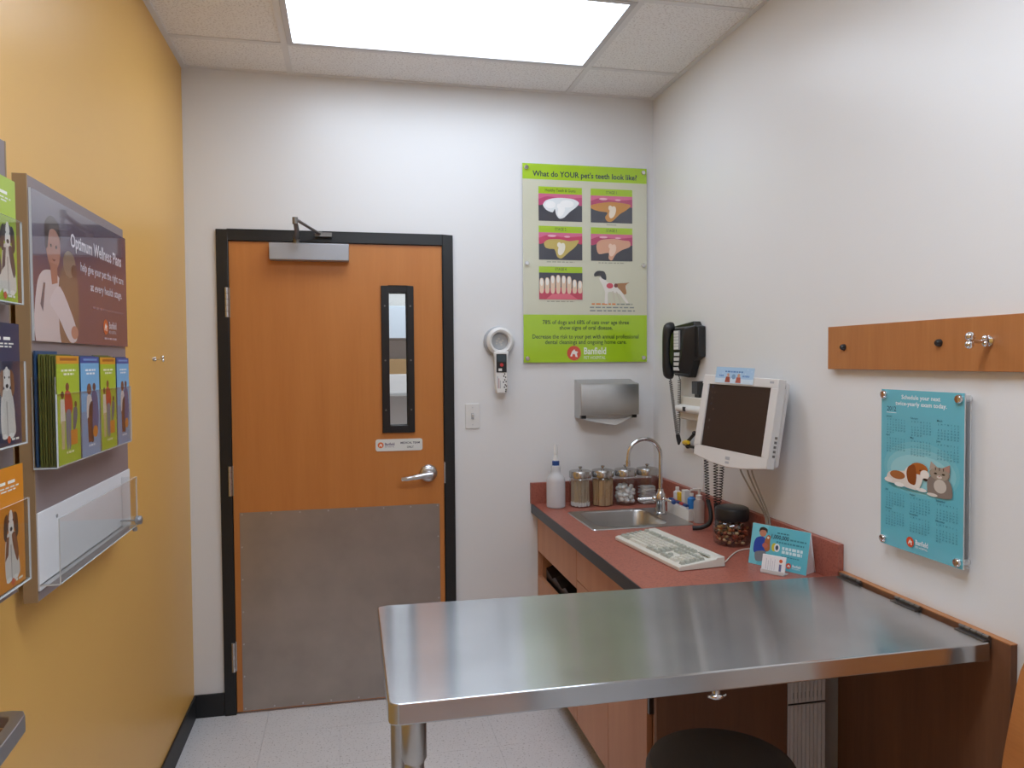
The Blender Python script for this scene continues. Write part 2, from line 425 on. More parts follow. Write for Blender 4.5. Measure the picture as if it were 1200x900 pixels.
lv.tube(path, [.013]*6+[.012]*6+[.010]*5+[.009]*(len(path)-17), 12); lv.build('lever', 'satin_chrome', hd)
for z0, z1 in ((1.707, 1.833), (.947, 1.075), (.189, .316)):
    h = MB()
    for k in range(5):
        a = z0+(z1-z0)*k/5; h.cyl((.164, -.016, a+.0008), (.164, -.016, a+(z1-z0)/5-.0008), .0075, n=14)
    h.box(.165, .176, -.0075, -.004, z0, z1); h.build('hinge', 'satin_chrome', door)
cl = MB().box(.342, .671, -.058, -.004, 1.949, 2.021).build('door_closer', 'closer_grey', door, bevel=.003)
MB().cyl((.452, -.034, 2.02), (.452, -.034, 2.04), .014).tube([(.452, -.034, 2.046), (.463, -.16, 2.058), (.465, -.285, 2.072)], [.012, .010, .009], 10).cyl((.465, -.285, 2.06), (.465, -.285, 2.086), .011).build('closer_arm', 'dark_steel', cl)
MB().tube([(.465, -.285, 2.08), (.552, -.035, 2.063)], .0065, 10).cyl((.552, -.035, 2.055), (.552, -.035, 2.073), .011).box(.53, .60, -.045, -.0145, 2.052, 2.07).build('closer_link', 'dark_steel', cl)
sg = thing('door_sign', 'small white plastic sign on the wooden door above the lever handle', 'sign', (.879, -.004, 1.117))
MB().prism([(.8785+x, -.004, 1.1435+z) for x, z in rounded(.207, .053, .01)], (0, -.003, 0)).build('plate', 'label_white', sg)
p = Print((.775, -.0071, 1.117), (1, 0, 0), (0, 0, 1), 'print_satin', sg)
emblem(p, .022, .027, .024, '5a4a72', 'df7030'); p.out('logo')
p.text('MEDICAL TEAM', .152, .031, '32364a', .085, .0085, .02); p.text('ONLY', .152, .012, '32364a', .03, .0085, .02); p.out('lettering')

# the room behind the door, seen through its window
bx0, bx1, by1 = -.1, 2.3, 1.9
struct(MB().box(bx0, bx1, by1, by1+.05, 0, 2.6).build('wall_storeroom_back', 'white_paint'))
struct(MB().box(bx0-.05, bx0, .12, by1, 0, 2.6).build('wall_storeroom_left', 'white_paint'))
struct(MB().box(bx1, bx1+.05, .12, by1, 0, 2.6).build('wall_storeroom_right', 'white_paint'))
struct(MB().box(bx0, bx1, .12, by1, -.05, 0).build('floor_storeroom', 'floor_tile'))
struct(MB().box(bx0, bx1, .12, by1, 2.55, 2.6).build('ceiling_storeroom', 'white_paint'))
cb = thing('wall_cabinet', 'pale blue wall cabinet seen through the narrow door window', 'cabinet', (1.0, 1.7, 1.66))
MB().box(.55, 1.5, 1.6, 1.9, 1.66, 1.88).build('body', 'shelf_grey', cb, bevel=.003)
for a in (.555, .87, 1.185): MB().box(a, a+.31, 1.585, 1.6, 1.665, 1.875).build('door', 'cabinet_blue', cb, bevel=.003)
sh = thing('wall_shelf', 'grey wall shelf under the pale blue cabinet behind the door', 'shelf', (1.0, 1.75, 1.3))
MB().box(.55, 1.5, 1.6, 1.9, 1.285, 1.305).build('board', 'shelf_grey', sh, bevel=.002)
for a in (.6, 1.43): MB().box(a, a+.02, 1.62, 1.9, 1.15, 1.285).build('bracket', 'shelf_grey', sh)
tag(MB().box(.85, 1.12, 1.63, 1.87, 1.43, 1.53).build('cardboard_box', 'cardboard', None, (.98, 1.75, 1.43), .003), 'brown cardboard box on top of the white carton behind the door window', 'box')
tag(MB().box(.84, 1.10, 1.62, 1.88, 1.305, 1.43).build('carton', 'white_card', None, (.97, 1.75, 1.305), .003), 'white carton on the grey shelf behind the door window', 'box')
la = bpy.data.lights.new('storeroom_lamp', 'AREA'); la.energy = 13; la.size = .6; la.color = (.93, .96, 1)
lo = bpy.data.objects.new('storeroom_lamp', la); COL.objects.link(lo); lo.location = (1.1, .9, 2.53)

# ------------------------------------------------------------------ ceiling lights
def troffer(y0, y1, label, mat):
    t = thing('ceiling_light', label, 'light', (1.05, (y0+y1)/2, H), 0)
    x0, x1 = .449, 1.653
    f = MB().box(x0, x0+.022, y0, y1, H-.004, H+.010).box(x1-.022, x1, y0, y1, H-.004, H+.010).box(x0+.022, x1-.022, y0, y0+.02, H-.004, H+.010).box(x0+.022, x1-.022, y1-.02, y1, H-.004, H+.010)
    f.build('frame', 'troffer_white', t, bevel=.001, seg=1)
    MB().box(x0+.022, x1-.022, y0+.02, y1-.02, H+.001, H+.008).build('diffuser', mat, t)
troffer(-.913, -.327, 'bright rectangular ceiling light panel in the white tiled ceiling before the door', 'diffuser')
troffer(-2.743, -2.157, 'unseen rectangular fill light panel added further back in the tiled ceiling', 'diffuser_fill')  # out of view, added to lift the light in the room

# ------------------------------------------------------------------ back wall things
# dental poster
px0, px1, pz0, pz1 = 1.449, 2.051, 1.5045, 2.4148; pw, ph = px1-px0, pz1-pz0
po = thing('dental_poster', 'lime green and cream poster about pet teeth, mounted on the white back wall', 'poster', (1.75, -.01, pz0))
MB().sheet(px0, px1, -.014, -.009, pz0, pz1).build('board', ['white_card', 'clear_edge'], po)
p = Print((px0, -.0141, pz0), (1, 0, 0), (0, 0, 1), 'print_gloss', po)
V = lambda t: ph*(1-t)
p.rect(0, pw, 0, ph, 'd3d2bc'); p.rect(0, pw, V(.078), ph, 'a9cf24'); p.rect(0, pw, 0, V(.757), 'a9cf24'); p.out('printed_ground')
cols = ((.124, .47), (.54, .88)); rows = ((.113, .148, .285), (.31, .343, .48), (.514, .545, .68))
p.text("What do YOUR pet's teeth look like?", pw*.50, V(.062), '26354a', pw*.84, .024, .022); p.out('headline')
heads = {(0, 0): 'Healthy Teeth & Gums', (1, 0): 'STAGE 1', (0, 1): 'STAGE 2', (1, 1): 'STAGE 3', (0, 2): 'STAGE 4'}
for (c, r), s in heads.items():
    u0, u1 = pw*cols[c][0], pw*cols[c][1]; a, b, e = rows[r]
    p.rect(u0, u1, V(b), V(a), 'a6c81f'); p.text(s, (u0+u1)/2, V(b)+.010, '4a5a2a', (u1-u0)*(.7 if r == c == 0 else .26), .013, .01)
    if (c, r) != (0, 0): p.lines((u0+u1)/2-(u1-u0)*(.12 if r == 0 else .32), (u0+u1)/2+(u1-u0)*(.12 if r == 0 else .32), V(e+.013), .005, 'a5a592', 7)
p.lines(pw*.545, pw*.74, V(.705), .007, 'e0884a', 5); p.lines(pw*.75, pw*.88, V(.705), .006, '8a8f88', 4)
p.lines(pw*.53, pw*.90, V(.722), .006, '8a9090', 9); p.lines(pw*.53, pw*.90, V(.739), .006, '8a9090', 9)
p.text('78% of dogs and 68% of cats over age three', pw*.5, V(.805), '2d4a28', pw*.70, .0185, .012)
p.text('show signs of oral disease.', pw*.5, V(.833), '2d4a28', pw*.43, .0185, .012)
p.text('Decrease the risk to your pet with annual professional', pw*.5, V(.878), '2d4a28', pw*.86, .0185, .012)
p.text('dental cleanings and ongoing home care.', pw*.5, V(.906), '2d4a28', pw*.66, .0185, .012)
p.out('lettering'); emblem(p, pw*.40, V(.953), .062, 'f2f5e0', 'd9543f'); p.out('logo')
teeth = {
 (0, 0): ('c24a78', [((.1, .42), (.17, .25), (.35, .16), (.55, .14), (.8, .17), (.93, .3), (.85, .48), (.72, .64), (.58, .86), (.47, .9), (.4, .75), (.37, .55), (.32, .68), (.18, .6)), ], 'eef2f4', 'ffffff'),
 (1, 0): ('b3406a', [((.0, .38), (.15, .3), (.5, .22), (.95, .3), (.86, .5), (.7, .66), (.52, .93), (.4, .95), (.34, .8), (.4, .62), (.2, .58), (.03, .5))], 'c98a3a', 'ecdcc4'),
 (0, 1): ('c73a62', [((.12, .38), (.22, .26), (.48, .24), (.7, .3), (.92, .26), (.84, .5), (.68, .72), (.52, .94), (.42, .88), (.36, .62), (.25, .6), (.15, .55))], 'c6b060', 'f0ead8'),
 (1, 1): ('b8406a', [((.14, .36), (.25, .22), (.55, .17), (.78, .22), (.93, .25), (.94, .45), (.75, .58), (.6, .74), (.5, .98), (.42, .9), (.42, .7), (.2, .75), (.14, .6))], 'dba487', 'f0cdb6')}
for (c, r), (gum, tooth, tc, hi) in teeth.items():
    u0, u1 = pw*cols[c][0], pw*cols[c][1]; a, b, e = rows[r]; q = Pic(p, u0, u1, V(e), V(b))
    q.rect(0, 0, 1, 1, '3c3d47'); q.poly([(0, 0), (1, 0), (1, .40), (.8, .33), (.5, .28), (.2, .34), (0, .42)], gum)
    q.poly([(0, .0), (1, .0), (1, .1), (.6, .16), (.2, .1), (0, .2)], 'd86a90')
    for t in tooth: q.poly(t, tc)
    q.ell(.52, .6, .075, .24, hi, -.35); q.ell(.47, .45, .05, .1, hi, .2);
    q.ell(.25, .5, .07, .06, tc); q.ell(.78, .4, .08, .06, tc)
    if (c, r) == (0, 0): q.ell(.27, .4, .12, .14, hi); q.ell(.65, .35, .16, .14, hi)
    else: q.ell(.3, .12, .1, .04, 'f0b8c8'); q.ell(.65, .14, .07, .03, 'f0b8c8')
    p.out('tooth_photo')
q = Pic(p, pw*.124, pw*.47, V(.68), V(.545)); q.rect(0, 0, 1, 1, '3c3d47')
q.poly([(0, 1), (0, .65), (.2, .6), (.5, .55), (.8, .6), (1, .65), (1, 1)], 'c23f58'); q.poly([(.15, 1), (.3, .8), (.7, .78), (.9, 1)], 'e06a7c')
for i in range(8):
    x = .06+i*.126; y = (.22, .2, .12, .1, .12, .14, .26, .3)[i]
    q.poly([(x-.05, y+.16), (x-.03, y), (x+.03, y), (x+.055, y+.16), (x+.04, .74), (x-.04, .74)], 'e6c8ae'); q.ell(x, y+.14, .035, .14, 'f2ece4')
p.out('tooth_photo')
q = Pic(p, pw*.55, pw*.86, V(.70), V(.525))
q.poly([(.18, .25), (.3, .2), (.38, .35), (.62, .42), (.85, .4), (.9, .55), (.82, .72), (.95, .95), (.88, .96), (.72, .72), (.6, .68), (.42, .66), (.4, .98), (.32, .98), (.33, .68), (.28, .5)], 'e9e4dc')
q.poly([(.05, .12), (.14, .04), (.3, .05), (.36, .16), (.36, .3), (.26, .26), (.2, .18), (.06, .2)], '33353c')
q.poly([(.6, .42), (.9, .38), (.98, .36), (.88, .46), (.9, .68), (.84, .72), (.74, .6)], 'a8784e'); q.ell(.46, .47, .09, .08, 'c9485a'); q.ell(.62, .46, .05, .06, '7a3a34')
q.poly([(.52, .62), (.55, .62), (.6, .96), (.58, .96)], 'cfc6b4'); q.poly([(.62, .64), (.65, .64), (.75, .96), (.73, .96)], 'cfc6b4')
p.out('dog_picture')
for x in (px0+.018, px1-.018):
    for z in (pz0+.02, (pz0+pz1)/2+.0, pz1-.02):
        MB().lathe([(0, -.024), (.008, -.024), (.0105, -.021), (.0105, -.0138)], (x, 0, z), 16, 0, 'y').build('screw_cap', 'chrome', po)
# scanner in its wall bracket
br = tag(MB().lathe([(0, -.022), (.06, -.022), (.069, -.016), (.07, 0)], (1.334, 0, 1.602), 32, 0, 'y').build('scanner_bracket', 'scanner_grey', None, (1.334, 0, 1.602)), 'round grey wall bracket behind the white handheld scanner', 'bracket')
sn = thing('microchip_scanner', 'white handheld ring shaped scanner hanging on the back wall beside the door', 'scanner', (1.336, -.03, 1.36))
ring = MB(); n = 32; ro, ri = .062, .037
vs = []
for k in range(n):
    a = 2*math.pi*k/n; ca, sa = math.cos(a), math.sin(a)
    for r, y in ((ri, -.024), (ri+.004, -.05), (ro-.012, -.054), (ro, -.044), (ro, -.026)): vs.append((1.335+r*ca, y, 1.603+r*sa*1.03))
ring.add(vs, [(k*5+i, ((k+1) % n)*5+i, ((k+1) % n)*5+(i+1) % 5, k*5+(i+1) % 5) for k in range(n) for i in range(5)], 0, True)
ring.build('ring', 'white_plastic', sn)
MB().prism([(1.300, -.026, 1.556), (1.307, -.026, 1.53), (1.308, -.026, 1.40), (1.314, -.026, 1.366), (1.360, -.026, 1.366), (1.366, -.026, 1.40), (1.366, -.026, 1.53), (1.372, -.026, 1.556)], (0, -.03, 0)).build('handle', 'white_plastic', sn, bevel=.005)
sc_ = MB().box(1.313, 1.360, -.058, -.055, 1.462, 1.545).build('display', 'black_plastic', sn, bevel=.001)
MB().box(1.317, 1.356, -.0588, -.0578, 1.51, 1.54).build('screen', 'lcd', sc_)
MB().cyl((1.337, -.058, 1.496), (1.337, -.061, 1.496), .008).build('button', 'red_plastic', sc_)
MB().box(1.322, 1.338, -.0586, -.0578, 1.468, 1.480).build('mark', 'label_white', sc_)
p = Print((1.305, -.0562, 1.37), (1, 0, 0), (0, 0, 1), 'print_satin', sn)
for u, v in ((.046, .085), (.042, .075), (.05, .07), (.046, .058), (.04, .048), (.052, .05), (.048, .036), (.044, .025), (.053, .03), (.051, .014), (.05, .006)): p.ell(u, v, .0032, .0036, '1c1c1e')
for i in range(3): p.rect(.012+i*.006, .0145+i*.006, .02, .075-.01*i, ('9a9aa0', 'b06060', '9a9aa0')[i])
p.out('printed_marks')
MB().lathe([(0, -.0245), (.036, -.0245)], (1.335, 0, 1.603), 28, 0, 'y').build('ring_backing', 'shelf_grey', sn)
p = Print((1.335, -.0247, 1.603), (1, 0, 0), (0, 0, 1), 'print_satin', sn)
for u, v, r in ((-.012, .002, .007), (.004, -.004, .008), (.014, .004, .006), (-.004, .012, .006), (.008, -.016, .005), (-.014, -.01, .005)): p.ell(u, v, r, r*.8, 'c9c6c0')
p.out('printed_marks')
# switch
sw = thing('light_switch', 'white light switch plate on the back wall right of the door frame', 'switch', (1.21, 0, 1.264))
MB().prism([(1.2105+x, 0, 1.264+z) for x, z in rounded(.066, .113, .005)], (0, -.006, 0)).build('plate', 'white_plastic', sw, bevel=.0015)
MB().box(1.2045, 1.2165, -.008, -.006, 1.25, 1.278).build('slot', 'shelf_grey', sw)
MB().prism([(1.2065, -.006, 1.257), (1.2065, -.006, 1.272), (1.2065, -.018, 1.276), (1.2065, -.018, 1.27)], (.008, 0, 0)).build('toggle', 'white_plastic', sw)
for z in (1.225, 1.303): MB().cyl((1.2105, -.006, z), (1.2105, -.0072, z), .003, n=10).build('screw', 'satin_chrome', sw)
# towel dispenser
td = thing('paper_towel_dispenser', 'stainless steel paper towel dispenser on the back wall under the green poster', 'dispenser', (1.83, 0, 1.25))
MB().prism([(1.695, 0, 1.246), (1.695, -.085, 1.246), (1.695, -.09, 1.405), (1.695, -.01, 1.424), (1.695, 0, 1.424)], (.275, 0, 0)).build('body', 'stainless_plain', td, bevel=.002)
MB().prism([(1.692, -.09, 1.262), (1.692, -.112, 1.262), (1.692, -.112, 1.398), (1.692, -.107, 1.406), (1.692, -.09, 1.41)], (.281, 0, 0)).build('front_cover', 'stainless_plain', td, bevel=.003)
for a in (1.70, 1.945): MB().box(a, a+.02, -.1, -.085, 1.247, 1.262).build('tear_slot', 'black_plastic', td)
tw = MB(); xs = [1.712, 1.76, 1.80, 1.84, 1.865, 1.90, 1.93, 1.95]; zs = [1.240, 1.230, 1.223, 1.216, 1.213, 1.228, 1.244, 1.256]
vs = []
for x, z in zip(xs, zs): vs += [(x, -.095, z), (x, -.05, 1.262), (x, -.098, z+.002), (x, -.053, 1.264)]
n = len(xs)
tw.add(vs, [(i*4, i*4+4, i*4+5, i*4+1) for i in range(n-1)]+[(i*4+2, i*4+3, i*4+7, i*4+6) for i in range(n-1)]+[(i*4, i*4+2, i*4+6, i*4+4) for i in range(n-1)])
tag(tw.build('paper_towel', 'paper', None, (1.83, -.08, 1.23)), 'white folded paper towel poking out below the steel dispenser', 'paper towel')

# ------------------------------------------------------------------ left wall: leaflet boards
def leaflet_front(o, O, w, h, style):
    p = Print(O, (0, 1, 0), (0, 0, 1), 'print_satin', o); q = Pic(p, 0, w, 0, h)
    if style == 'green':
        q.rect(0, 0, 1, 1, 'a9c234'); q.rect(0, 0, 1, .075, 'd99a2b'); q.rect(.15, .02, .9, .045, 'a8641e')
        p.lines(w*.2, w*.85, h*.855, h*.018, 'f0f3d4', 4); p.lines(w*.3, w*.75, h*.82, h*.018, 'f0f3d4', 3); p.out('printed_cover')
        q.ell(.22, .36, .07, .035, '5a3a28'); q.poly([(.13, .4), (.3, .4), (.33, .6), (.12, .62)], 'e6dccb'); q.poly([(.14, .6), (.3, .6), (.28, .86), (.16, .86)], 'cbb98c')
        q.ell(.44, .29, .08, .04, '7a4a30'); q.poly([(.33, .34), (.56, .34), (.66, .46), (.58, .55), (.34, .53)], 'c0402c'); q.poly([(.36, .53), (.58, .53), (.54, .85), (.47, .85), (.46, .62), (.44, .85), (.37, .85)], '6f7f92')
        q.ell(.8, .46, .06, .03, '6a4030'); q.poly([(.7, .5), (.86, .5), (.84, .62), (.72, .72), (.66, .7)], '54687a'); q.poly([(.55, .7), (.85, .7), (.85, .84), (.55, .84)], 'd98a2b')
        p.out('family_picture'); p.lines(w*.35, w*.7, h*.09, h*.02, 'e8e8b8', 3); p.out('lettering')
    elif style == 'blue':
        q.rect(0, 0, 1, 1, '6fb4e0'); q.rect(0, .55, 1, 1, '7ea2c4'); q.rect(0, 0, 1, .065, '1e4f9c'); q.rect(.15, .02, .9, .04, '6a9ad0')
        p.lines(w*.25, w*.8, h*.855, h*.018, 'eef6fc', 4); p.lines(w*.3, w*.75, h*.82, h*.018, 'eef6fc', 3); p.out('printed_cover')
        q.poly([(.55, .38), (.85, .38), (.92, .62), (.82, .8), (.58, .78)], '3b5f94'); q.ell(.7, .31, .09, .04, '5a3c30')
        q.ell(.42, .33, .12, .06, '6e4a36'); q.poly([(.3, .4), (.52, .4), (.58, .55), (.52, .72), (.28, .62)], 'e4e0da'); q.poly([(.4, .5), (.6, .46), (.56, .7), (.62, .86), (.46, .86), (.36, .7)], '3a2a26')
        q.poly([(.3, .62), (.44, .6), (.5, .86), (.34, .87)], '6a3a28'); q.ell(.72, .77, .14, .06, 'd9882b'); p.out('family_picture')
        p.lines(w*.35, w*.7, h*.09, h*.02, 'e8eef4', 3); p.out('lettering')
    else:
        bg = {'dogs': 'a9c234', 'navy': '243252', 'orange': 'df8c1c'}[style]
        q.rect(0, 0, 1, 1, bg)
        p.lines(w*.15, w*.75, h*.86, h*.025, 'f4f4ea', 2); p.lines(w*.1, w*.85, h*.825, h*.012, 'e4e4da', 5); p.lines(w*.2, w*.75, h*.80, h*.012, 'e4e4da', 4); p.out('printed_cover')
        for cx in ((.3, .72) if style == 'dogs' else (.58,)):
            fur, ear = {'dogs': ('4a4248', '2c282c'), 'navy': ('d8d2ca', '8a5a36'), 'orange': ('8a4f28', '4a2a1a')}[style]
            q.poly([(cx-.17, .92), (cx-.2, .72), (cx-.13, .55), (cx+.13, .55), (cx+.2, .72), (cx+.24, .9), (cx+.08, .94)], 'ddd5cb')
            q.poly([(cx+.02, .56), (cx+.14, .56), (cx+.22, .74), (cx+.16, .8), (cx+.06, .68)], fur); q.poly([(cx-.14, .57), (cx-.06, .57), (cx-.1, .72), (cx-.2, .76)], fur)
            q.ell(cx, .455, .155, .085, fur); q.poly([(cx-.035, .37), (cx+.035, .37), (cx+.08, .5), (cx+.05, .55), (cx-.05, .55), (cx-.08, .5)], 'ece5dc')
            q.poly([(cx-.11, .385), (cx-.2, .42), (cx-.22, .56), (cx-.15, .6), (cx-.11, .5)], ear); q.poly([(cx+.11, .385), (cx+.2, .42), (cx+.22, .56), (cx+.15, .6), (cx+.11, .5)], ear)
            q.ell(cx, .515, .04, .018, '1c1a1a'); q.ell(cx-.065, .445, .018, .011, '1c1614'); q.ell(cx+.065, .445, .018, .011, '1c1614')
            q.poly([(cx-.04, .64), (cx-.02, .92), (cx+.0, .92), (cx+.0, .64)], 'b8aea4'); q.ell(cx-.1, .925, .08, .022, 'f0eae2'); q.ell(cx+.1, .925, .08, .022, 'f0eae2')
        p.out('dog_picture'); p.ell(w*.6, h*.045, w*.05, w*.05, 'd9603a'); p.lines(w*.68, w*.9, h*.035, h*.018, 'f4f4ea', 2); p.out('lettering')
def leaflet(x, y0, y1, z0, z1, label, style=None, edge='leaflet_edge', lean=0, group=None):
    t = thing('leaflet', label, 'leaflet', (x, (y0+y1)/2, z0), 0, group)
    MB().box(x-.003, x, y0, y1, z0, z1).build('sheets', edge, t)
    if style: leaflet_front(t, (x+.0001, y0, z0), y1-y0, z1-z0, style)
    return t
bd = thing('display_board', 'mauve wall display board with tan edge on the yellow wall, nearer the door', 'display board', (.03, -1.39, 1.04))
MB().box(.02, .045, -1.715, -1.065, 1.036, 1.893).build('panel', ['mauve_board'], bd, bevel=.001)
MB().box(.0195, .0455, -1.7195, -1.715, 1.0355, 1.8935).build('edge_strip', 'tan_edge', bd)
for z in (1.15, 1.75): MB().box(.0015, .02, -1.6, -1.18, z, z+.05).build('wall_cleat', 'tan_edge', bd)
ad = thing('wellness_poster', 'dark mauve glossy wellness plan poster with a man holding a dog', 'poster', (.05, -1.39, 1.563))
MB().sheet(.0455, .050, -1.712, -1.062, 1.563, 1.868).build('board', ['white_card', 'clear_edge'], ad)
p = Print((.0501, -1.712, 1.563), (0, 1, 0), (0, 0, 1), 'print_gloss', ad); aw, ah = .65, .305
p.rect(0, aw, 0, ah, '5d4c5e'); p.poly([(0, ah*.55), (aw*.3, ah*.7), (aw*.3, ah), (0, ah)], '69606f'); p.out('printed_ground')
q = Pic(p, 0, aw*.5, 0, ah)
q.poly([(.02, 1), (.05, .64), (.16, .52), (.36, .51), (.5, .62), (.56, 1)], 'cfc6c6')
q.poly([(.42, .6), (.5, .45), (.66, .42), (.78, .52), (.8, .7), (.74, 1), (.44, 1)], '7a6a5c'); q.ell(.63, .42, .12, .1, '8a7a6a'); q.ell(.72, .46, .06, .05, '5a4a42')
q.poly([(.26, .72), (.44, .6), (.7, .84), (.74, .97), (.6, .99), (.4, .82)], 'd6cfd2'); q.ell(.7, .92, .07, .05, 'b88a78')
q.ell(.34, .33, .125, .165, 'b08272'); q.poly([(.2, .34), (.21, .18), (.32, .12), (.44, .16), (.475, .27), (.38, .21), (.28, .23), (.24, .35)], '3e2c2a'); q.poly([(.27, .45), (.4, .45), (.4, .58), (.3, .6)], 'a87868')
q.ell(.3, .33, .012, .012, '2c2220'); q.ell(.39, .33, .012, .012, '2c2220'); q.poly([(.31, .42), (.38, .42), (.345, .435)], '8a4a48'); q.poly([(.1, .75), (.16, .6), (.19, .6), (.14, .8)], '6a6a72')
p.out('vet_picture')
p.text('Optimum Wellness Plans', aw*.63, ah*.72, 'ece6ea', aw*.60, .030, .024)
p.text('help give your pet the right care', aw*.69, ah*.565, 'e4dee2', aw*.53, .020, .016)
p.text('at every health stage.', aw*.73, ah*.43, 'e4dee2', aw*.40, .020, .016)
p.lines(aw*.55, aw*.95, ah*.29, .005, '8a7480', 12); emblem(p, aw*.70, ah*.155, .036, 'e8e0e4', 'd8683a'); p.lines(aw*.68, aw*.84, ah*.05, .005, 'c8b8c0', 5); p.out('lettering')
# upper pocket
pk = thing('leaflet_pocket', 'clear acrylic leaflet pocket under the mauve wellness poster', 'leaflet holder', (.07, -1.46, 1.3))
for nm, b in (('front', (.088, .0905, -1.72, -1.195, 1.308, 1.455)), ('base', (.0455, .088, -1.72, -1.195, 1.305, 1.308)), ('side', (.0455, .088, -1.7225, -1.72, 1.305, 1.49)), ('side', (.0455, .088, -1.195, -1.1925, 1.305, 1.455)),
              ('divider', (.0455, .088, -1.577, -1.575, 1.308, 1.455)), ('divider', (.0455, .088, -1.443, -1.441, 1.308, 1.455)), ('divider', (.0455, .088, -1.313, -1.311, 1.308, 1.455))):
    MB().sheet(*b).build(nm, ['acrylic', 'clear_edge'], pk)
GL = 'leaflets in the upper clear pocket'
names = ['green leaflet with a family picture, leftmost in the upper clear pocket', 'blue leaflet with people and dog, left one of two in upper pocket',
         'green leaflet with a family picture, second green one from the left', 'blue leaflet with people and dog, rightmost in the upper clear pocket']
for i, (a, b) in enumerate(((-1.712, -1.581), (-1.571, -1.447), (-1.437, -1.317), (-1.307, -1.20))):
    leaflet(.0875, a, b, 1.3085, 1.533-.001*i, names[i], ('green', 'blue')[i % 2], 'leaflet_edge' if i % 2 == 0 else 'leaflet_navy', group=GL)
    for k in range((6, 2, 3, 1)[i]):
        leaflet(.0825-.0048*k, a-.002*(k % 2), b-.003, 1.3085, 1.533+.0015*(k % 3), 'plain backed leaflet, %s behind the %s' % (('first', 'second', 'third', 'fourth', 'fifth', 'sixth')[k], ('leftmost green leaflet', 'left blue leaflet', 'second green leaflet', 'rightmost blue leaflet')[i]), None, 'leaflet_edge' if i % 2 == 0 else 'leaflet_navy', group='spare leaflets in the upper clear pocket')
leaflet(.0515, -1.716, -1.60, 1.3085, 1.543, 'dark blue leaflet at the very back of the leftmost pocket', None, 'leaflet_navy')
# lower pocket
pk2 = thing('brochure_pocket', 'empty clear acrylic pocket with white backing low on the mauve board', 'leaflet holder', (.07, -1.4, 1.06))
MB().box(.0455, .0495, -1.718, -1.068, 1.058, 1.216).build('white_backing', 'white_card', pk2, bevel=.001)
for nm, b in (('front', (.086, .0885, -1.718, -1.15, 1.07, 1.204)), ('base', (.0495, .086, -1.718, -1.15, 1.068, 1.071)), ('side', (.0495, .086, -1.15, -1.1475, 1.071, 1.204))):
    MB().sheet(*b).build(nm, ['acrylic', 'clear_edge'], pk2)
MB().cyl((.0495, -1.168, 1.087), (.0885, -1.168, 1.087), .002).lathe([(0, .0885), (.010, .0885), (.012, .091), (.012, .101), (.009, .104), (0, .104)], (0, -1.168, 1.087), 20, 0, 'x').cyl((.086, -1.168, 1.058), (.086, -1.168, 1.0675), .006).build('knob', 'grey_metal', pk2)
MB().cyl((.0495, -1.62, 1.192), (.051, -1.62, 1.192), .004, n=10).build('rivet', 'grey_metal', pk2)
# nearer board, cut by the frame
b2 = thing('display_board', 'mauve wall display board at the left edge, with three single leaflet pockets', 'display board', (.03, -1.96, 1.08))
MB().box(.02, .045, -2.15, -1.812, 1.086, 1.93).build('panel', 'mauve_board', b2, bevel=.001)
MB().box(.0195, .0455, -1.812, -1.8075, 1.0855, 1.9305).build('edge_strip', 'tan_edge', b2)
for z in (1.2, 1.75): MB().box(.0015, .02, -2.1, -1.86, z, z+.05).build('wall_cleat', 'tan_edge', b2)
for nm, z0, z1, st, lb, plb in (('a', 1.629, 1.850, 'dogs', 'lime green leaflet with two dogs at the upper left edge', 'clear pocket holding the lime green dog leaflet'),
                           ('b', 1.372, 1.590, 'navy', 'navy leaflet with a white dog in the middle left pocket', 'clear pocket holding the navy dog leaflet'),
                           ('c', 1.117, 1.334, 'orange', 'orange leaflet with a sitting beagle in the lower left pocket', 'clear pocket holding the orange beagle leaflet')):
    leaflet(.070, -1.972, -1.838, z0, z1, lb, st, 'leaflet_navy' if st == 'navy' else 'leaflet_edge', group='leaflets on the nearer board')
    k = thing('leaflet_pocket', plb, 'leaflet holder', (.06, -1.9, z0), 0, 'single clear pockets on the nearer board')
    MB().sheet(.0735, .076, -1.985, -1.827, z0-.003, z0+.15).build('front', ['acrylic', 'clear_edge'], k)
    MB().sheet(.0455, .0735, -1.985, -1.827, z0-.003, z0-.0004).build('base', ['acrylic', 'clear_edge'], k)
    MB().sheet(.0455, .0735, -1.829, -1.827, z0-.0004, z0+.15).build('side', ['acrylic', 'clear_edge'], k)
# bone shaped leash hooks
def bone_hook(x, y, z, s, label, k=1):
    t = thing('leash_hook', label, 'hook', (x, y, z), 0)
    MB().lathe([(.012*k, 0), (.012*k, s*.004), (.006*k, s*.008)], (x, y, z), 16, 0, 'x').build('rosette', 'chrome', t)
    b = MB().tube([(x+s*.006, y, z), (x+s*.03, y, z-.002), (x+s*.05, y, z+.002)], .004*k, 10)
    for dx, dz, r in ((.012, .006, .0075), (.012, -.006, .0075), (.052, .010, .0105), (.054, -.008, .0095)): b.ball((x+s*dx, y, z+dz*k), r*k)
    b.build('bone', 'chrome', t)
bone_hook(0, -.57, 1.53, .6, 'small chrome bone shaped hook on the bare yellow wall', .6)

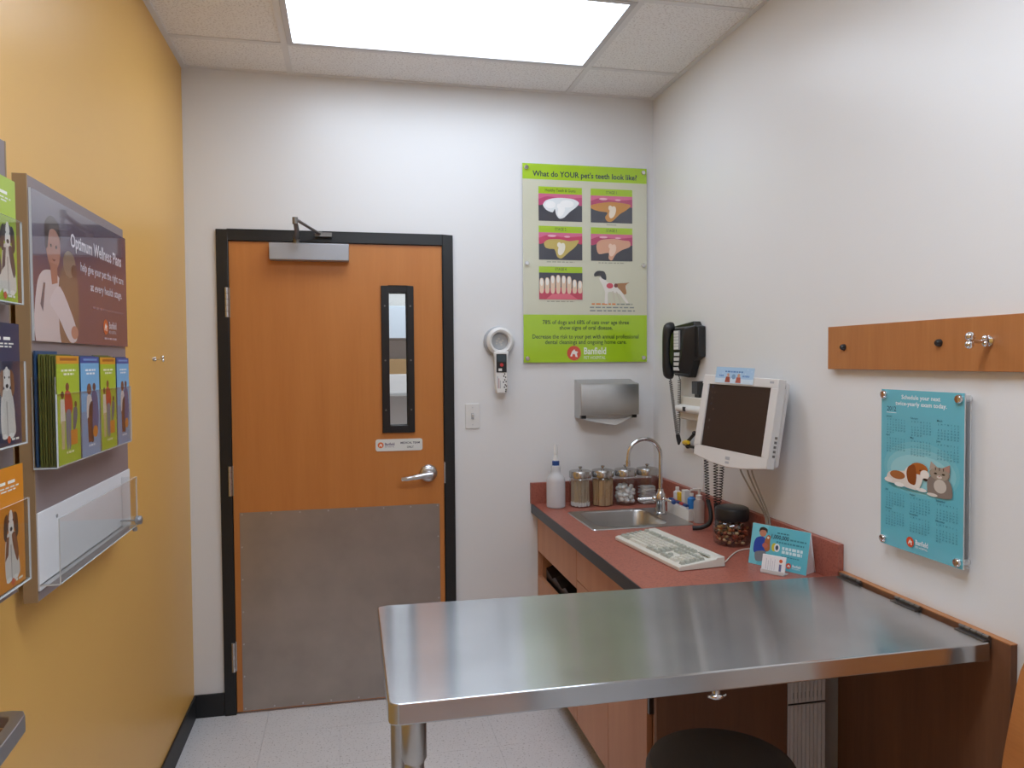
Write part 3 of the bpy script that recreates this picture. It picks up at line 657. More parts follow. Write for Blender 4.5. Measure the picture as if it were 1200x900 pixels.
# tray on the left wall
tt = thing('wall_tray', 'grey metal tray corner jutting from the yellow wall at bottom left', 'tray', (.06, -2.2, .9))
out = [(0, -1.98), (.098, -1.98), (.117, -1.985), (.126, -2.002), (.130, -2.05), (.135, -2.12), (.135, -2.45), (0, -2.45)]
inn = [(.012, -2.0), (.088, -2.0), (.101, -2.004), (.107, -2.016), (.111, -2.05), (.115, -2.12), (.115, -2.43), (.012, -2.43)]
n = len(out); rim = MB(); vs = []
for (a, b), (c, d) in zip(out, inn): vs += [(a, b, .902), (a, b, .93), (c, d, .93), (c, d, .91)]
rim.add(vs, [(i*4+k, ((i+1) % n)*4+k, ((i+1) % n)*4+k+1, i*4+k+1) for i in range(n) for k in range(3)]).build('rim', 'grey_metal', tt, bevel=.0015)
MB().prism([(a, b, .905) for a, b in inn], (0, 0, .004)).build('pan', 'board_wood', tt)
MB().box(0, .1, -2.2, -2.19, .86, .9025).build('bracket', 'grey_metal', tt)

# ------------------------------------------------------------------ cabinets, worktop, sink
ZT = .852
def cab(name, label, y0, y1):
    t = thing(name, label, 'cabinet', (1.8, (y0+y1)/2, 0)); return t
X0 = 1.512
c1 = cab('sink_cabinet', 'wooden sink base cabinet with a waste slot, nearest the back wall', -.625, -.003)
MB().box(X0+.018, 2.085, -.004-.015, -.004, .1, .812).box(X0+.018, 2.085, -.622, -.607, .1, .812).box(X0+.018, 2.07, -.607, -.019, .1, .115).box(2.07, 2.085, -.607, -.019, .1, .81).build('carcass', 'cabinet_wood', c1)
MB().box(X0, X0+.018, -.616, -.012, .632, .81).build('false_front', 'cabinet_wood', c1, bevel=.001)
MB().box(X0, X0+.018, -.314, -.012, .105, .515).build('door', 'cabinet_wood', c1, bevel=.001)
MB().box(X0, X0+.018, -.617, -.318, .105, .515).build('door', 'cabinet_wood', c1, bevel=.001)
MB().box(X0, X0+.018, -.012, -.003, .105, .81).build('filler_strip', 'cabinet_wood', c1)
MB().box(X0+.065, X0+.08, -.622, -.004, 0, .1).build('toe_kick', 'black_rubber', c1)
bn = thing('waste_bin', 'dark waste bin behind the slot of the sink cabinet', 'bin', (1.7, -.31, .115))
MB().prism([(1.545, -.57, .1155), (1.75, -.57, .1155), (1.75, -.05, .1155), (1.545, -.05, .1155)], (0, 0, .42)).build('body', 'dark_steel', bn, bevel=.006)
lb_ = MB(); ys = [-.575+.0525*i for i in range(11)]
vs = []
for i, y in enumerate(ys): vs += [(1.542, y, .50), (1.540, y, .548+.012*math.sin(i*2.1)), (1.62, y, .575+.012*math.sin(i*1.3+1)), (1.74, y, .55)]
lb_.add(vs, [(i*4+k, i*4+k+1, i*4+k+5, i*4+k+4) for i in range(10) for k in range(3)], 0, True)
tag(lb_.build('bin_liner', 'bag_black', None, (1.65, -.31, .54)), 'black plastic bin liner bulging over the bin inside the cabinet slot', 'bag')
c2 = cab('drawer_cabinet', 'wooden base cabinet with a wide drawer over two doors, by the steel table', -1.33, -.627)
MB().box(X0+.018, 2.085, -.645, -.63, .1, .812).box(X0+.018, 2.085, -1.34, -1.325, .1, .812).box(X0+.018, 2.07, -1.325, -.645, .1, .115).box(2.07, 2.085, -1.325, -.645, .1, .81).box(X0+.05, 2.05, -1.32, -.65, .655, .67).build('carcass', 'cabinet_wood', c2)
dw = MB().box(X0, X0+.018, -1.32, -.622, .668, .81).build('drawer', 'cabinet_wood', c2, bevel=.001)
MB().lathe([(0, -.003), (.014, -.003), (.018, 0)], (0, 0, 0), 24, 0, 'x').build('finger_pull', 'black_plastic', dw).data.transform(Matrix.Translation((X0, -.972, .752)) @ Matrix.Diagonal((1, .75, 1.5, 1)))
for a, b in ((-.975, -.622), (-1.32, -.979)): MB().box(X0, X0+.018, a, b, .105, .664).build('door', 'cabinet_wood', c2, bevel=.001)
for z in (.47, .2): MB().box(X0+.002, X0+.03, -1.334, -1.322, z, z+.05).build('hinge', 'dark_steel', c2)
MB().box(X0+.065, X0+.08, -1.34, -.63, 0, .1).build('toe_kick', 'black_rubber', c2)
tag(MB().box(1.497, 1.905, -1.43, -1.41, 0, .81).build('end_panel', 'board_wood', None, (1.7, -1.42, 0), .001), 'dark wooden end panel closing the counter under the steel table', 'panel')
vh = thing('vent_housing', 'beige ribbed plastic housing standing between two dark wooden panels', 'housing', (1.97, -1.4, 0))
MB().box(1.91, 2.035, -1.425, -1.36, 0, .808).build('body', 'vent_beige', vh, bevel=.002)
for z0, z1, sl in ((.503, .80, 1), (.02, .495, 0)):
    for k in range(9): MB().box(1.916+k*.013, 1.925+k*.013, -1.429, -1.4249, z0, z1).build('rib', 'vent_beige', vh)
    if sl:
        for k in range(8): MB().box(1.9262+k*.013, 1.9278+k*.013, -1.4262, -1.4245, z0+.012, z0+.03).build('slot', 'dark_slot', vh)
MB().box(1.911, 2.034, -1.4255, -1.42, .496, .501).build('seam', 'dark_slot', vh)
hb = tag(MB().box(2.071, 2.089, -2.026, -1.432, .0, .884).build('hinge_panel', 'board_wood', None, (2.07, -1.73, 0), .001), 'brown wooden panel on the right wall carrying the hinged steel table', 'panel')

MB().box(2.0708, 2.089, -2.0262, -1.432, .884, .8862).build('edge_strip', 'rail_wood', hb)  # lighter strip: light on the panel's top edge put into its colour

# sink geometry
sx0, sx1, sy0, sy1 = 1.582, 2.008, -.612, -.252       # rim
hx0, hx1, hy0, hy1 = sx0+.012, sx1-.012, sy0+.012, sy1-.012
wt = thing('worktop', 'red brown laminate worktop with a black front edge and back upstands', 'worktop', (1.79, -.7, .812))
yF = -1.404
m_ = MB()
for b in ((1.487, hx0, yF, -.002), (hx1, 2.088, yF, -.002), (hx0, hx1, yF, hy0), (hx0, hx1, hy1, -.002)): m_.box(b[0], b[1], b[2], b[3], .813, ZT)
m_.build('top', 'red_laminate', wt)
MB().box(1.482, 1.487, yF, -.002, .808, ZT-.0006).build('front_edge', 'edge_black', wt, bevel=.001)
MB().box(1.478, 2.07, -.021, -.001, ZT, .949).build('upstand', 'red_laminate', wt, bevel=.001)
MB().box(2.069, 2.089, -1.43, -.021, ZT, .965).build('upstand', 'red_laminate', wt, bevel=.001)
sk = thing('sink', 'rectangular stainless steel sink set in the red worktop', 'sink', (1.8, -.43, ZT))
bx0_, bx1_, by0_, by1_ = sx0+.04, 1.925, sy0+.04, sy1-.022
r_ = MB(); zr = ZT+.004
def ringpts(x0, x1, y0, y1, r, z): return [((x0+x1)/2+a, (y0+y1)/2+b, z) for a, b in rounded(x1-x0, y1-y0, r, 4)]
A = ringpts(sx0, sx1, sy0, sy1, .012, ZT+.0004); B = ringpts(sx0+.003, sx1-.003, sy0+.003, sy1-.003, .012, zr); C = ringpts(bx0_, bx1_, by0_, by1_, .05, zr-.001)
D1 = ringpts(bx0_+.004, bx1_-.004, by0_+.004, by1_-.004, .048, zr-.008); E1 = ringpts(bx0_+.014, bx1_-.014, by0_+.014, by1_-.014, .045, ZT-.13); F1 = ringpts(bx0_+.04, bx1_-.04, by0_+.04, by1_-.04, .04, ZT-.15)
n = len(A)
r_.add(A+B+C, [(k*n+i, k*n+(i+1) % n, (k+1)*n+(i+1) % n, (k+1)*n+i) for k in range(2) for i in range(n)], 0, True).build('rim', 'stainless_plain', sk)
MB().add(C+D1+E1+F1, [(k*n+i, k*n+(i+1) % n, (k+1)*n+(i+1) % n, (k+1)*n+i) for k in range(3) for i in range(n)]+[tuple(3*n+i for i in range(n))], 0, True).build('bowl', 'stainless_plain', sk)
MB().lathe([(0, .001), (.03, .001), (.038, .004), (.04, .0005)], ((bx0_+bx1_)/2, (by0_+by1_)/2, ZT-.15), 24).build('drain', 'chrome', sk)
fc = thing('faucet', 'chrome gooseneck faucet with two lever handles behind the sink', 'faucet', (1.955, -.395, zr))
fx, fy = 1.955, -.395
MB().lathe([(.027, 0), (.027, .008), (.021, .012), (.019, .05), (.022, .056), (.022, .085), (.014, .095), (.012, .11)], (fx, fy, zr), 24).build('body', 'chrome', fc)
arc = [(fx, fy, zr+.10), (fx, fy, 1.0), (fx, fy, 1.106)]+[(fx-.073+.073*math.cos(a), fy, 1.106+.073*math.sin(a)) for a in [math.pi*k/16 for k in range(1, 17)]]+[(fx-.147, fy, 1.085)]
MB().tube(arc, .0085, 14).build('spout', 'chrome', fc)
MB().cyl((fx-.147, fy, 1.09), (fx-.147, fy, 1.066), .0105).build('aerator', 'chrome', fc)
for dx, dy, nm, mt in ((-.085, .035, 'hot_lever', 'chrome'), (.03, -.05, 'cold_lever', 'chrome')):
    h = MB().tube([(fx, fy, zr+.065), (fx+dx*.4, fy+dy*.4, zr+.066), (fx+dx, fy+dy, zr+.062)], [.010, .006, .0045], 12).ball((fx+dx, fy+dy, zr+.062), .0065).ball((fx+dx*.25, fy+dy*.25, zr+.066), .014)
    h = h.build(nm, mt, fc)
    if dx > 0: MB().ball((fx+dx*1.15, fy+dy*1.15, zr+.061), .011).build('index_button', 'blue_plastic', h)
# bottle
bo = thing('squeeze_bottle', 'translucent white plastic bottle with a blue collar at the worktop corner', 'bottle', (1.568, -.125, ZT))
MB().lathe([(0, .001), (.038, .001), (.0425, .006), (.0425, .122), (.040, .134), (.031, .147), (.024, .156), (.022, .168), (.0215, .188), (.016, .191)], (1.568, -.125, ZT), 32).build('body', 'milky_plastic', bo)
MB().lathe([(0, .003), (.039, .003), (.0405, .008), (.0405, .038), (0, .038)], (1.568, -.125, ZT), 32).build('liquid', 'liquid', bo)
MB().lathe([(0, .188), (.0165, .188), (.0165, .209), (.013, .212), (0, .212)], (1.568, -.125, ZT), 24).build('collar', 'blue_plastic', bo)
MB().lathe([(0, .212), (.013, .212), (.011, .225), (.0075, .240), (.010, .243), (.0095, .268), (.006, .284), (0, .285)], (1.568, -.125, ZT), 20).build('nozzle', 'white_plastic', bo)
# jars
JX = (1.682, 1.7885, 1.8975, 2.004); JY = -.128; JR = .0505
def jar(x, label, group='glass jars behind the sink'):
    t = thing('glass_jar', label, 'jar', (x, JY, ZT), 0, group)
    MB().lathe([(0, .0012), (JR-.006, .0012), (JR, .006), (JR, .118), (JR-.003, .126), (JR-.006, .132), (JR-.006, .138)], (x, JY, ZT), 32).build('glass_body', 'jar_glass', t)
    ld = MB().lathe([(JR-.004, .132), (JR+.0005, .133), (JR+.0005, .158), (JR-.003, .163), (.02, .168), (0, .168)], (x, JY, ZT), 32).build('lid', 'lid_steel', t)
    MB().lathe([(.004, .167), (.004, .172), (.009, .177), (.009, .181), (0, .184)], (x, JY, ZT), 16).build('lid_knob', 'lid_steel', ld)
jar(JX[0], 'glass jar with metal lid full of cotton swabs, beside the white bottle')
jar(JX[1], 'glass jar with metal lid full of wooden tongue depressors')
jar(JX[2], 'glass jar with metal lid half full of cotton balls, before the faucet spout')
jar(JX[3], 'glass jar with metal lid holding gauze pads, in the wall corner')
rnd = random.Random(3)
def stuff(mb, name, mats, x, label, cat): tag(mb.build(name, mats, None, (x, JY, ZT+.003)), label, cat, None, 'stuff')
m = MB()
for i in range(130):
    a, r = rnd.uniform(0, 6.28), .0435*math.sqrt(rnd.random()); x, y = JX[0]+r*math.cos(a), JY+r*math.sin(a); dx, dy = rnd.uniform(-.003, .003), rnd.uniform(-.003, .003); z = ZT+.004+rnd.uniform(0, .004); t_ = z+rnd.uniform(.095, .124)
    m.tube([(x, y, z), (x+dx, y+dy, t_)], .0013, 5, 0); m.tube([(x, y, z), (x+dx*.1, y+dy*.1, z+.016)], .0028, 5, 1)
stuff(m, 'cotton_swabs', ['swab_stick', 'cotton'], JX[0], 'wooden cotton swabs standing in the leftmost glass jar', 'swabs')
m = MB()
for i in range(70):
    a, r = rnd.uniform(0, 6.28), .0385*math.sqrt(rnd.random()); m.M = Matrix.Translation((JX[1]+r*math.cos(a), JY+r*math.sin(a), ZT+.003)) @ Matrix.Rotation(rnd.uniform(0, 3.1), 4, 'Z') @ Matrix.Rotation(rnd.uniform(-.04, .04), 4, 'Y')
    m.box(-.0085, .0085, -.0009, .0009, .001, rnd.uniform(.105, .124))
m.M = None; stuff(m, 'tongue_depressors', 'depressor_wood', JX[1], 'flat wooden tongue depressors standing in the second glass jar', 'depressors')
m = MB()
for i in range(110):
    a, r = rnd.uniform(0, 6.28), .0375*math.sqrt(rnd.random()); m.ball((JX[2]+r*math.cos(a), JY+r*math.sin(a), ZT+.0155+rnd.uniform(0, .07)), .012, (1, .95, .85), 8, 6)
stuff(m, 'cotton_balls', 'cotton', JX[2], 'white cotton balls filling half of the third glass jar', 'cotton balls')
m = MB()
for i in range(22):
    m.M = Matrix.Translation((JX[3]+rnd.uniform(-.004, .004), JY+rnd.uniform(-.004, .004), ZT+.0035+i*.0035)) @ Matrix.Rotation(rnd.uniform(-.4, .4), 4, 'Z') @ Matrix.Rotation(rnd.uniform(-.03, .03), 4, 'X')
    m.box(-.029, .029, -.029, .029, 0, .003)
m.M = None; stuff(m, 'gauze_pads', 'cotton', JX[3], 'white gauze pads stacked in the jar in the wall corner', 'gauze')

# supply tray with its things
TX0, TX1, TY0, TY1 = 2.012, 2.066, -.545, -.335
st = thing('supply_tray', 'narrow white plastic tray of small supplies behind the faucet', 'tray', (2.04, -.44, ZT))
MB().box(TX0, TX1, TY0, TY1, ZT+.0005, ZT+.004).build('base', 'white_plastic', st)
MB().box(TX0, TX0+.003, TY0, TY1, ZT+.004, ZT+.046).box(TX1-.003, TX1, TY0, TY1, ZT+.004, ZT+.06).box(TX0+.003, TX1-.003, TY0, TY0+.003, ZT+.004, ZT+.05).box(TX0+.003, TX1-.003, TY1-.003, TY1, ZT+.004, ZT+.06).build('side', 'white_plastic', st, bevel=.001)
for i, y in enumerate((-.36, -.395, -.43, -.465, -.5)):
    t = thing('supply_carton', ('blue topped white carton, first from the back wall in the supply tray', 'red topped white carton, second from the back wall in the supply tray', 'blue topped white carton, third from the back wall in the supply tray', 'red topped white carton, fourth from the back wall in the supply tray', 'blue topped white carton at the near end of the supply tray')[i], 'carton', (2.03, y, ZT+.05), 0, 'small cartons in the supply tray')
    MB().box(2.0155, 2.028, y-.014, y+.014, ZT+.0045, ZT+.062).build('carton', 'white_card', t, bevel=.001)
    MB().box(2.0152, 2.0283, y-.0141, y+.0141, ZT+.053, ZT+.0625).build('band', 'blue_plastic' if i % 2 == 0 else 'red_plastic', t)
for y, mt, h, lb, nm in ((-.365, 'white_card', .112, 'small white bottle at the back of the supply tray', 'supply_bottle'), (-.405, 'yellow_plastic', .095, 'small yellow box standing in the supply tray', 'supply_box'), (-.45, 'label_white', .112, 'small pale box standing in the supply tray next to blue bottle', 'supply_box'), (-.505, 'bright_blue', .108, 'bright blue bottle at the near end of the supply tray', 'supply_bottle')):
    if nm == 'supply_box': tag(MB().box(2.033, 2.060, y-.016, y+.016, ZT+.0045, ZT+h).build(nm, mt, None, (2.045, y, ZT+.004), .001), lb, 'box')
    else:
        t = thing(nm, lb, 'bottle', (2.046, y, ZT+.004))
        MB().lathe([(0, .0045), (.016, .0045), (.0172, .007), (.0172, h-.022), (.007, h-.014), (.007, h-.01)], (2.046, y, ZT), 18).build('body', mt, t)
        MB().lathe([(.008, h-.012), (.008, h), (0, h)], (2.046, y, ZT), 14).build('cap', 'white_plastic', t)
pb = thing('pump_bottle', 'clear pump bottle with a white pump head beside the supply tray', 'bottle', (2.045, -.578, ZT))
MB().lathe([(0, .001), (.02, .001), (.022, .004), (.022, .085), (.014, .095), (.012, .099)], (2.044, -.576, ZT), 22).build('body', 'pump_plastic', pb)
MB().lathe([(.0135, .094), (.0135, .112), (.005, .115), (.005, .13), (.009, .131), (.009, .14), (0, .141)], (2.044, -.576, ZT), 18).box(2.008, 2.044, -.581, -.571, ZT+.131, ZT+.139).build('pump_head', 'white_plastic', pb)

# treat jar
tx, ty = 1.998, -.93
tj = thing('treat_jar', 'round clear jar with a black lid full of pet treats', 'jar', (tx, ty, ZT))
MB().lathe([(0, .001), (.054, .001), (.0635, .008), (.066, .025), (.066, .068), (.062, .08), (.054, .087), (.054, .092)], (tx, ty, ZT), 36).build('glass_body', 'jar_glass', tj)
MB().lathe([(.053, .088), (.058, .089), (.0595, .093), (.0595, .126), (.057, .132), (.049, .136), (0, .136)], (tx, ty, ZT), 36).build('lid', 'black_plastic', tj)
m = MB(); m.c = []
for i in range(210):
    a, r, z = rnd.uniform(0, 6.28), .055*math.sqrt(rnd.random()), rnd.uniform(.012, .074)
    if z > .062: r *= .85
    c = rnd.choice(['7a4a2c', '8a3a2a', 'b0613f', 'c9a070', '4a3020', 'a8583c', '5c3a22', 'd2b48c'])
    m.M = Matrix.Translation((tx+r*math.cos(a), ty+r*math.sin(a), ZT+z)) @ Matrix.Rotation(rnd.uniform(0, 6), 4, 'Z') @ Matrix.Rotation(rnd.uniform(0, 6), 4, 'X')
    m.ball((0, 0, 0), .0075, (1.2, .8, .7), 7, 5, 0, lin(c))
m.M = None; tag(m.build('pet_treats', 'treat_colour', None, (tx, ty, ZT+.006)), 'brown and red pet treats filling the black lidded jar', 'treats', None, 'stuff')

# keyboard
kb = thing('keyboard', 'beige computer keyboard lying on the red worktop', 'keyboard', (1.722, -.985, ZT), math.radians(-90+6.5))
# local: x along the keys, y from the typist to the back, z up
KL, KD = .445, .168
prof = [(-KD/2, .001), (-KD/2, .013), (-KD/2+.012, .017), (-KD/2+.02, .016), (KD/2-.035, .027), (KD/2-.03, .032), (KD/2-.002, .033), (KD/2, .001)]
MB().prism([(-KL/2, y, z) for y, z in prof], (KL, 0, 0)).build('shell', 'keyboard_shell', kb, local=True, bevel=.002)
kz = lambda y: .016+(y+KD/2-.02)*(.011/(KD-.055))
def keys(x0, n, y, w=.0165, d=.0150, gap=.0024):
    mb = keys.mb
    for i in range(n):
        a = x0+i*(w+gap); z = kz(y)
        mb.add([(a, y-d/2, z), (a+w, y-d/2, z), (a+w, y+d/2, z), (a, y+d/2, z), (a+.0025, y-d/2+.0025, z+.008), (a+w-.0025, y-d/2+.0025, z+.008), (a+w-.0025, y+d/2-.002, z+.009), (a+.0025, y+d/2-.002, z+.009)],
               [(0, 1, 5, 4), (1, 2, 6, 5), (2, 3, 7, 6), (3, 0, 4, 7), (4, 5, 6, 7)])
rowy = [-.060, -.0425, -.025, -.0075, .010, .036]
lx = -KL/2+.012
keys.mb = MB(); keys(lx+.024, 10, rowy[1]+0); keys(lx+.027, 11, rowy[2]); keys(lx+.02, 12, rowy[3]); keys(lx+.014, 13, rowy[4]); keys(lx+.066, 1, rowy[0], .12)
keys(lx+.346, 3, rowy[1]); keys(lx+.346, 3, rowy[2]); keys(lx+.346, 3, rowy[3]); keys(lx+.346, 2, rowy[0])
keys.mb.build('white_keys', 'beige_key', kb, local=True, kind='stuff')
keys.mb = MB(); keys(lx, 1, rowy[5]); keys(lx+.034, 4, rowy[5]); keys(lx+.118, 4, rowy[5]); keys(lx+.2, 4, rowy[5])
keys(lx, 1, rowy[1], .021); keys(lx, 1, rowy[2], .024); keys(lx, 1, rowy[3], .0165); keys(lx, 1, rowy[4], .011); keys(lx+.236, 1, rowy[1], .035); keys(lx+.237, 1, rowy[2], .034); keys(lx+.25, 1, rowy[3], .02); keys(lx+.261, 1, rowy[4], .02)
keys(lx, 3, rowy[0], .019); keys(lx+.19, 3, rowy[0], .025)
for r in (3, 4, 5): keys(lx+.284, 3, rowy[r])
keys(lx+.284, 3, rowy[0]); keys(lx+.303, 1, rowy[1]); keys(lx+.346, 4, rowy[4]); keys(lx+.403, 1, rowy[2]); keys(lx+.403, 1, rowy[0]); keys(lx+.403, 1, rowy[3]); keys(lx+.403, 1, rowy[1])
keys.mb.build('grey_keys', 'grey_key', kb, local=True, kind='stuff')
MB().box(lx+.355, lx+.41, .034, .044, .031, .0335).build('indicator_strip', 'grey_key', kb, local=True)
MB().tube(smooth_path([(1.795, -1.15, .872), (1.84, -1.165, .858), (1.90, -1.10, .8555), (1.96, -1.04, .8555), (2.02, -1.02, .8555), (2.06, -1.05, .8555)], 8), .0022, 8).build('cable', 'ivory_plastic', kb)

# tent card and card holder
A0, A1 = Vector((1.927, -1.170, ZT+.0005)), Vector((2.014, -1.338, ZT+.0005))
ev = (A1-A0).normalized(); nv = Vector((ev.y, -ev.x, 0)); wT = (A1-A0).length*1.06; back = -nv
if nv.x > 0: nv = -nv; back = -nv
tc = thing('tent_card', 'turquoise folded tent card with a boy and puppy on the worktop', 'card', tuple(A0))
dep, hT = .055, .127; ap = Vector((0, 0, hT)); mid = back*dep*.5
q4 = lambda o: [A0+o, A0+ev*wT+o]
a0, a1 = A0, A0+ev*wT; b0, b1 = a0+mid+ap, a1+mid+ap; c0, c1 = a0+back*dep, a1+back*dep
MB().add([a0, a1, b1, b0], [(0, 1, 2, 3)]).build('front_panel', 'white_card', tc).modifiers.new('thick', 'SOLIDIFY').thickness = .0008
MB().add([c0, c1, b1, b0], [(0, 1, 2, 3)]).build('rear_panel', 'white_card', tc).modifiers.new('thick', 'SOLIDIFY').thickness = .0008
MB().add([a1-ev*.004, c1-ev*.004, b1-ev*.004], [(0, 1, 2)]).build('side_flap', 'white_card', tc)
vv = (b0-a0).normalized(); hh = (b0-a0).length
p = Print(a0+(ev.cross(vv))*.0008, ev, vv, 'print_satin', tc); wv = wT
p.rect(0, wv, 0, hh, '62b9ca'); p.poly([(0, hh), (0, 0), (wv*.14, 0), (wv*.2, hh*.6), (wv*.3, hh)], '76c6d4'); p.out('printed_ground')
q = Pic(p, 0, wv, 0, hh)
q.ell(.2, .2, .062, .1, 'b97e66'); q.poly([(.13, .2), (.14, .1), (.2, .06), (.27, .1), (.275, .2), (.24, .14), (.17, .14)], '2c211e')
q.poly([(.06, .5), (.09, .36), (.17, .3), (.24, .32), (.3, .5), (.27, .68), (.08, .72)], '2447a4'); q.poly([(.1, .7), (.27, .64), (.3, .8), (.22, .9), (.12, .9)], '7a8088')
q.poly([(.25, .36), (.29, .24), (.34, .26), (.34, .4), (.35, .58), (.29, .64), (.24, .54)], 'a8643c'); q.ell(.26, .5, .05, .06, 'b5635a'); q.ell(.3, .3, .02, .03, 'e2d5c6'); p.out('boy_picture')
q.ell(.42, .5, .045, .1, 'd3c23a'); q.ell(.47, .5, .05, .1, 'e2e6ea'); q.ell(.47, .5, .025, .06, '33455e'); p.out('badge_picture')
p.text('1,000,000', wv*.50, hh*.71, '1c3a52', wv*.30, .0125, .02); p.lines(wv*.45, wv*.66, hh*.84, .004, '2f6f80', 4); p.lines(wv*.68, wv*.95, hh*.72, .005, '3b8596', 5); p.lines(wv*.45, wv*.92, hh*.62, .005, '3b8596', 9)
p.lines(wv*.56, wv*.92, hh*.48, .009, 'd4eaf0', 6); p.lines(wv*.56, wv*.9, hh*.39, .009, 'd4eaf0', 6); p.lines(wv*.56, wv*.86, hh*.31, .003, '3b8596', 8)
emblem(p, wv*.70, hh*.13, .016, 'eef6f8'); p.out('lettering')
B0, B1 = Vector((1.908, -1.278, ZT+.0005)), Vector((1.950, -1.340, ZT+.0005)); eb = (B1-B0).normalized(); nb = Vector((eb.y, -eb.x, 0))
if nb.x > 0: nb = -nb
ch = thing('card_stand', 'small white card standing in front of the turquoise tent card', 'card', tuple(B0))
wb = (B1-B0).length; up = (Vector((0, 0, 1))-nb*.25).normalized()
pr = [B0, B1, B1+up*.056, B0+up*.056]
MB().prism(pr, -nb*.004).build('card_pack', 'white_card', ch, bevel=.0005)
MB().prism([B0+nb*.004, B1+nb*.004, B1-nb*.03, B0-nb*.03], (0, 0, .003)).prism([B0+nb*.004, B1+nb*.004, B1+nb*.002, B0+nb*.002], (0, 0, .012)).build('foot', 'clear_edge', ch)
p = Print(B0+nb*.0003, eb, up, 'print_satin', ch)
for i in range(5): p.rect(wb*(.18+.09*i), wb*(.195+.09*i), .012, .046-.006*(i % 2), 'b0b0bc')
p.ell(wb*.8, .043, .0055, .0055, 'd8602e'); p.rect(wb*.74, wb*.84, .012, .033, '6a6f98'); p.out('printed_face')

# ------------------------------------------------------------------ exam table
te = thing('exam_table', 'long stainless steel fold down exam table hinged to the right wall', 'table', (1.4, -1.7, 0))
P4 = [(.728, -1.402), (.727, -1.988), (2.060, -1.984), (2.060, -1.438)]
def rpoly(P, r, n=4):
    out = []
    for i in range(len(P)):
        a, b, c = Vector(P[i-1]), Vector(P[i]), Vector(P[(i+1) % len(P)])
        rr = r if i < 2 else .004
        p0, p1 = b+(a-b).normalized()*rr, b+(c-b).normalized()*rr
        for k in range(n+1): t = k/n; out.append(tuple((1-t)**2*p0+2*t*(1-t)*b+t*t*p1))
    return out
rp = rpoly(P4, .022); o = MB().prism([(x, y, .834) for x, y in rp], (0, 0, .042)).build('tabletop', 'stainless', te, bevel=.004, seg=3)
uv = o.data.uv_layers.new(name='UVMap')
for lp in o.data.loops: v = o.data.vertices[lp.vertex_index].co; uv.data[lp.index].uv = (v.x, v.y+v.z)
for x, y in ((.777, -1.945), (.775, -1.455)):
    lg = MB().cyl((x, y, .02), (x, y, .76), .0195, n=24).build('leg', 'stainless_plain', te)
    MB().lathe([(.0195, .742), (.0245, .75), (.0245, .834)], (x, y, 0), 24).build('collar', 'stainless_plain', lg)
    MB().lathe([(0, 0), (.024, 0), (.024, .02), (.019, .026)], (x, y, 0), 20).build('foot', 'black_rubber', lg)
MB().cyl((.777, -1.93, .12), (.775, -1.47, .12), .012, n=16).build('leg_brace', 'stainless_plain', te)
for y0, y1 in ((-1.538, -1.45), (-1.765, -1.675), (-1.976, -1.89)):
    h = MB(); k = 5
    for i in range(k): h.cyl((2.0655, y0+(y1-y0)*i/k+.001, .884), (2.0655, y0+(y1-y0)*(i+1)/k-.001, .884), .0042, n=12)
    h.box(2.05, 2.0655, y0, y1, .8765, .8785).box(2.0655, 2.0705, y0, y1, .86, .884); h.build('hinge', 'dark_steel', te)
MB().cyl((1.397, -1.975, .834), (1.397, -1.975, .822), .008).ball((1.397, -1.978, .82), .010, (1.5, 1, .7)).tube([(1.377, -1.978, .822), (1.397, -1.98, .816), (1.417, -1.978, .822)], .003, 8).build('latch', 'chrome', te)

# stool
so = thing('stool', 'round charcoal vinyl stool seat under the front of the steel table', 'stool', (1.51, -1.79, 0))
sx, sy = 1.51, -1.785
MB().lathe([(0, .49), (.15, .49), (.17, .497), (.177, .515), (.177, .548), (.168, .565), (.13, .575), (0, .578)], (sx, sy, 0), 48).build('seat', 'charcoal_vinyl', so)
MB().lathe([(.06, .489), (.05, .47), (.022, .46), (.022, .25), (.03, .25), (.03, .1), (0, .1)], (sx, sy, 0), 24).build('column', 'chrome', so)
for k in range(5):
    a = 2*math.pi*k/5+.3; dx, dy = math.cos(a), math.sin(a)
    MB().tube([(sx+dx*.02, sy+dy*.02, .12), (sx+dx*.13, sy+dy*.13, .1), (sx+dx*.22, sy+dy*.22, .075)], [.018, .015, .011], 10).build('leg', 'chrome', so)
    MB().cyl((sx+dx*.22-dy*.012, sy+dy*.22+dx*.012, .026), (sx+dx*.22+dy*.012, sy+dy*.22-dx*.012, .026), .025).cyl((sx+dx*.22, sy+dy*.22, .04), (sx+dx*.22, sy+dy*.22, .075), .007).build('caster', 'black_plastic', so)

# wooden chair against the right wall, only its back corner in view
cx_, cy0, cy1 = 1.99, -2.525, -2.055
cw = thing('wooden_chair', 'orange brown bent wood chair back at the right edge of the picture', 'chair', (1.8, -2.32, 0))
bp = MB()
prof = rounded(cy1-cy0, .40, .13, 8)
def bk(u, w): t = (w+.2)/.4; return Vector((1.965+.075*t-.018*(1-(2*u/(cy1-cy0))**2)+.03, (cy0+cy1)/2+u*(.93+.07*(1-t)), .53+.43*t))
ptsA = [bk(u, w) for u, w in prof]; bp.prism(ptsA, (.012, 0, 0), 0, True); bp.build('backrest', 'chair_wood', cw, bevel=.002)
MB().prism([(1.62+.2+x, -2.317+y, .44) for x, y in rounded(.42, .43, .06, 6)], (0, 0, .014)).build('seat', 'chair_wood', cw, bevel=.003)
for y in (-2.14, -2.5):
    MB().tube(smooth_path([(2.035, y, .72), (2.012, y, .5), (2.0, y, .42), (2.035, y, .0)], 6), .010, 10).build('rear_leg', 'satin_chrome', cw)
    MB().tube([(1.99, y, .43), (1.66, y, .43), (1.63, y, 0)], .010, 10).build('front_leg', 'satin_chrome', cw)

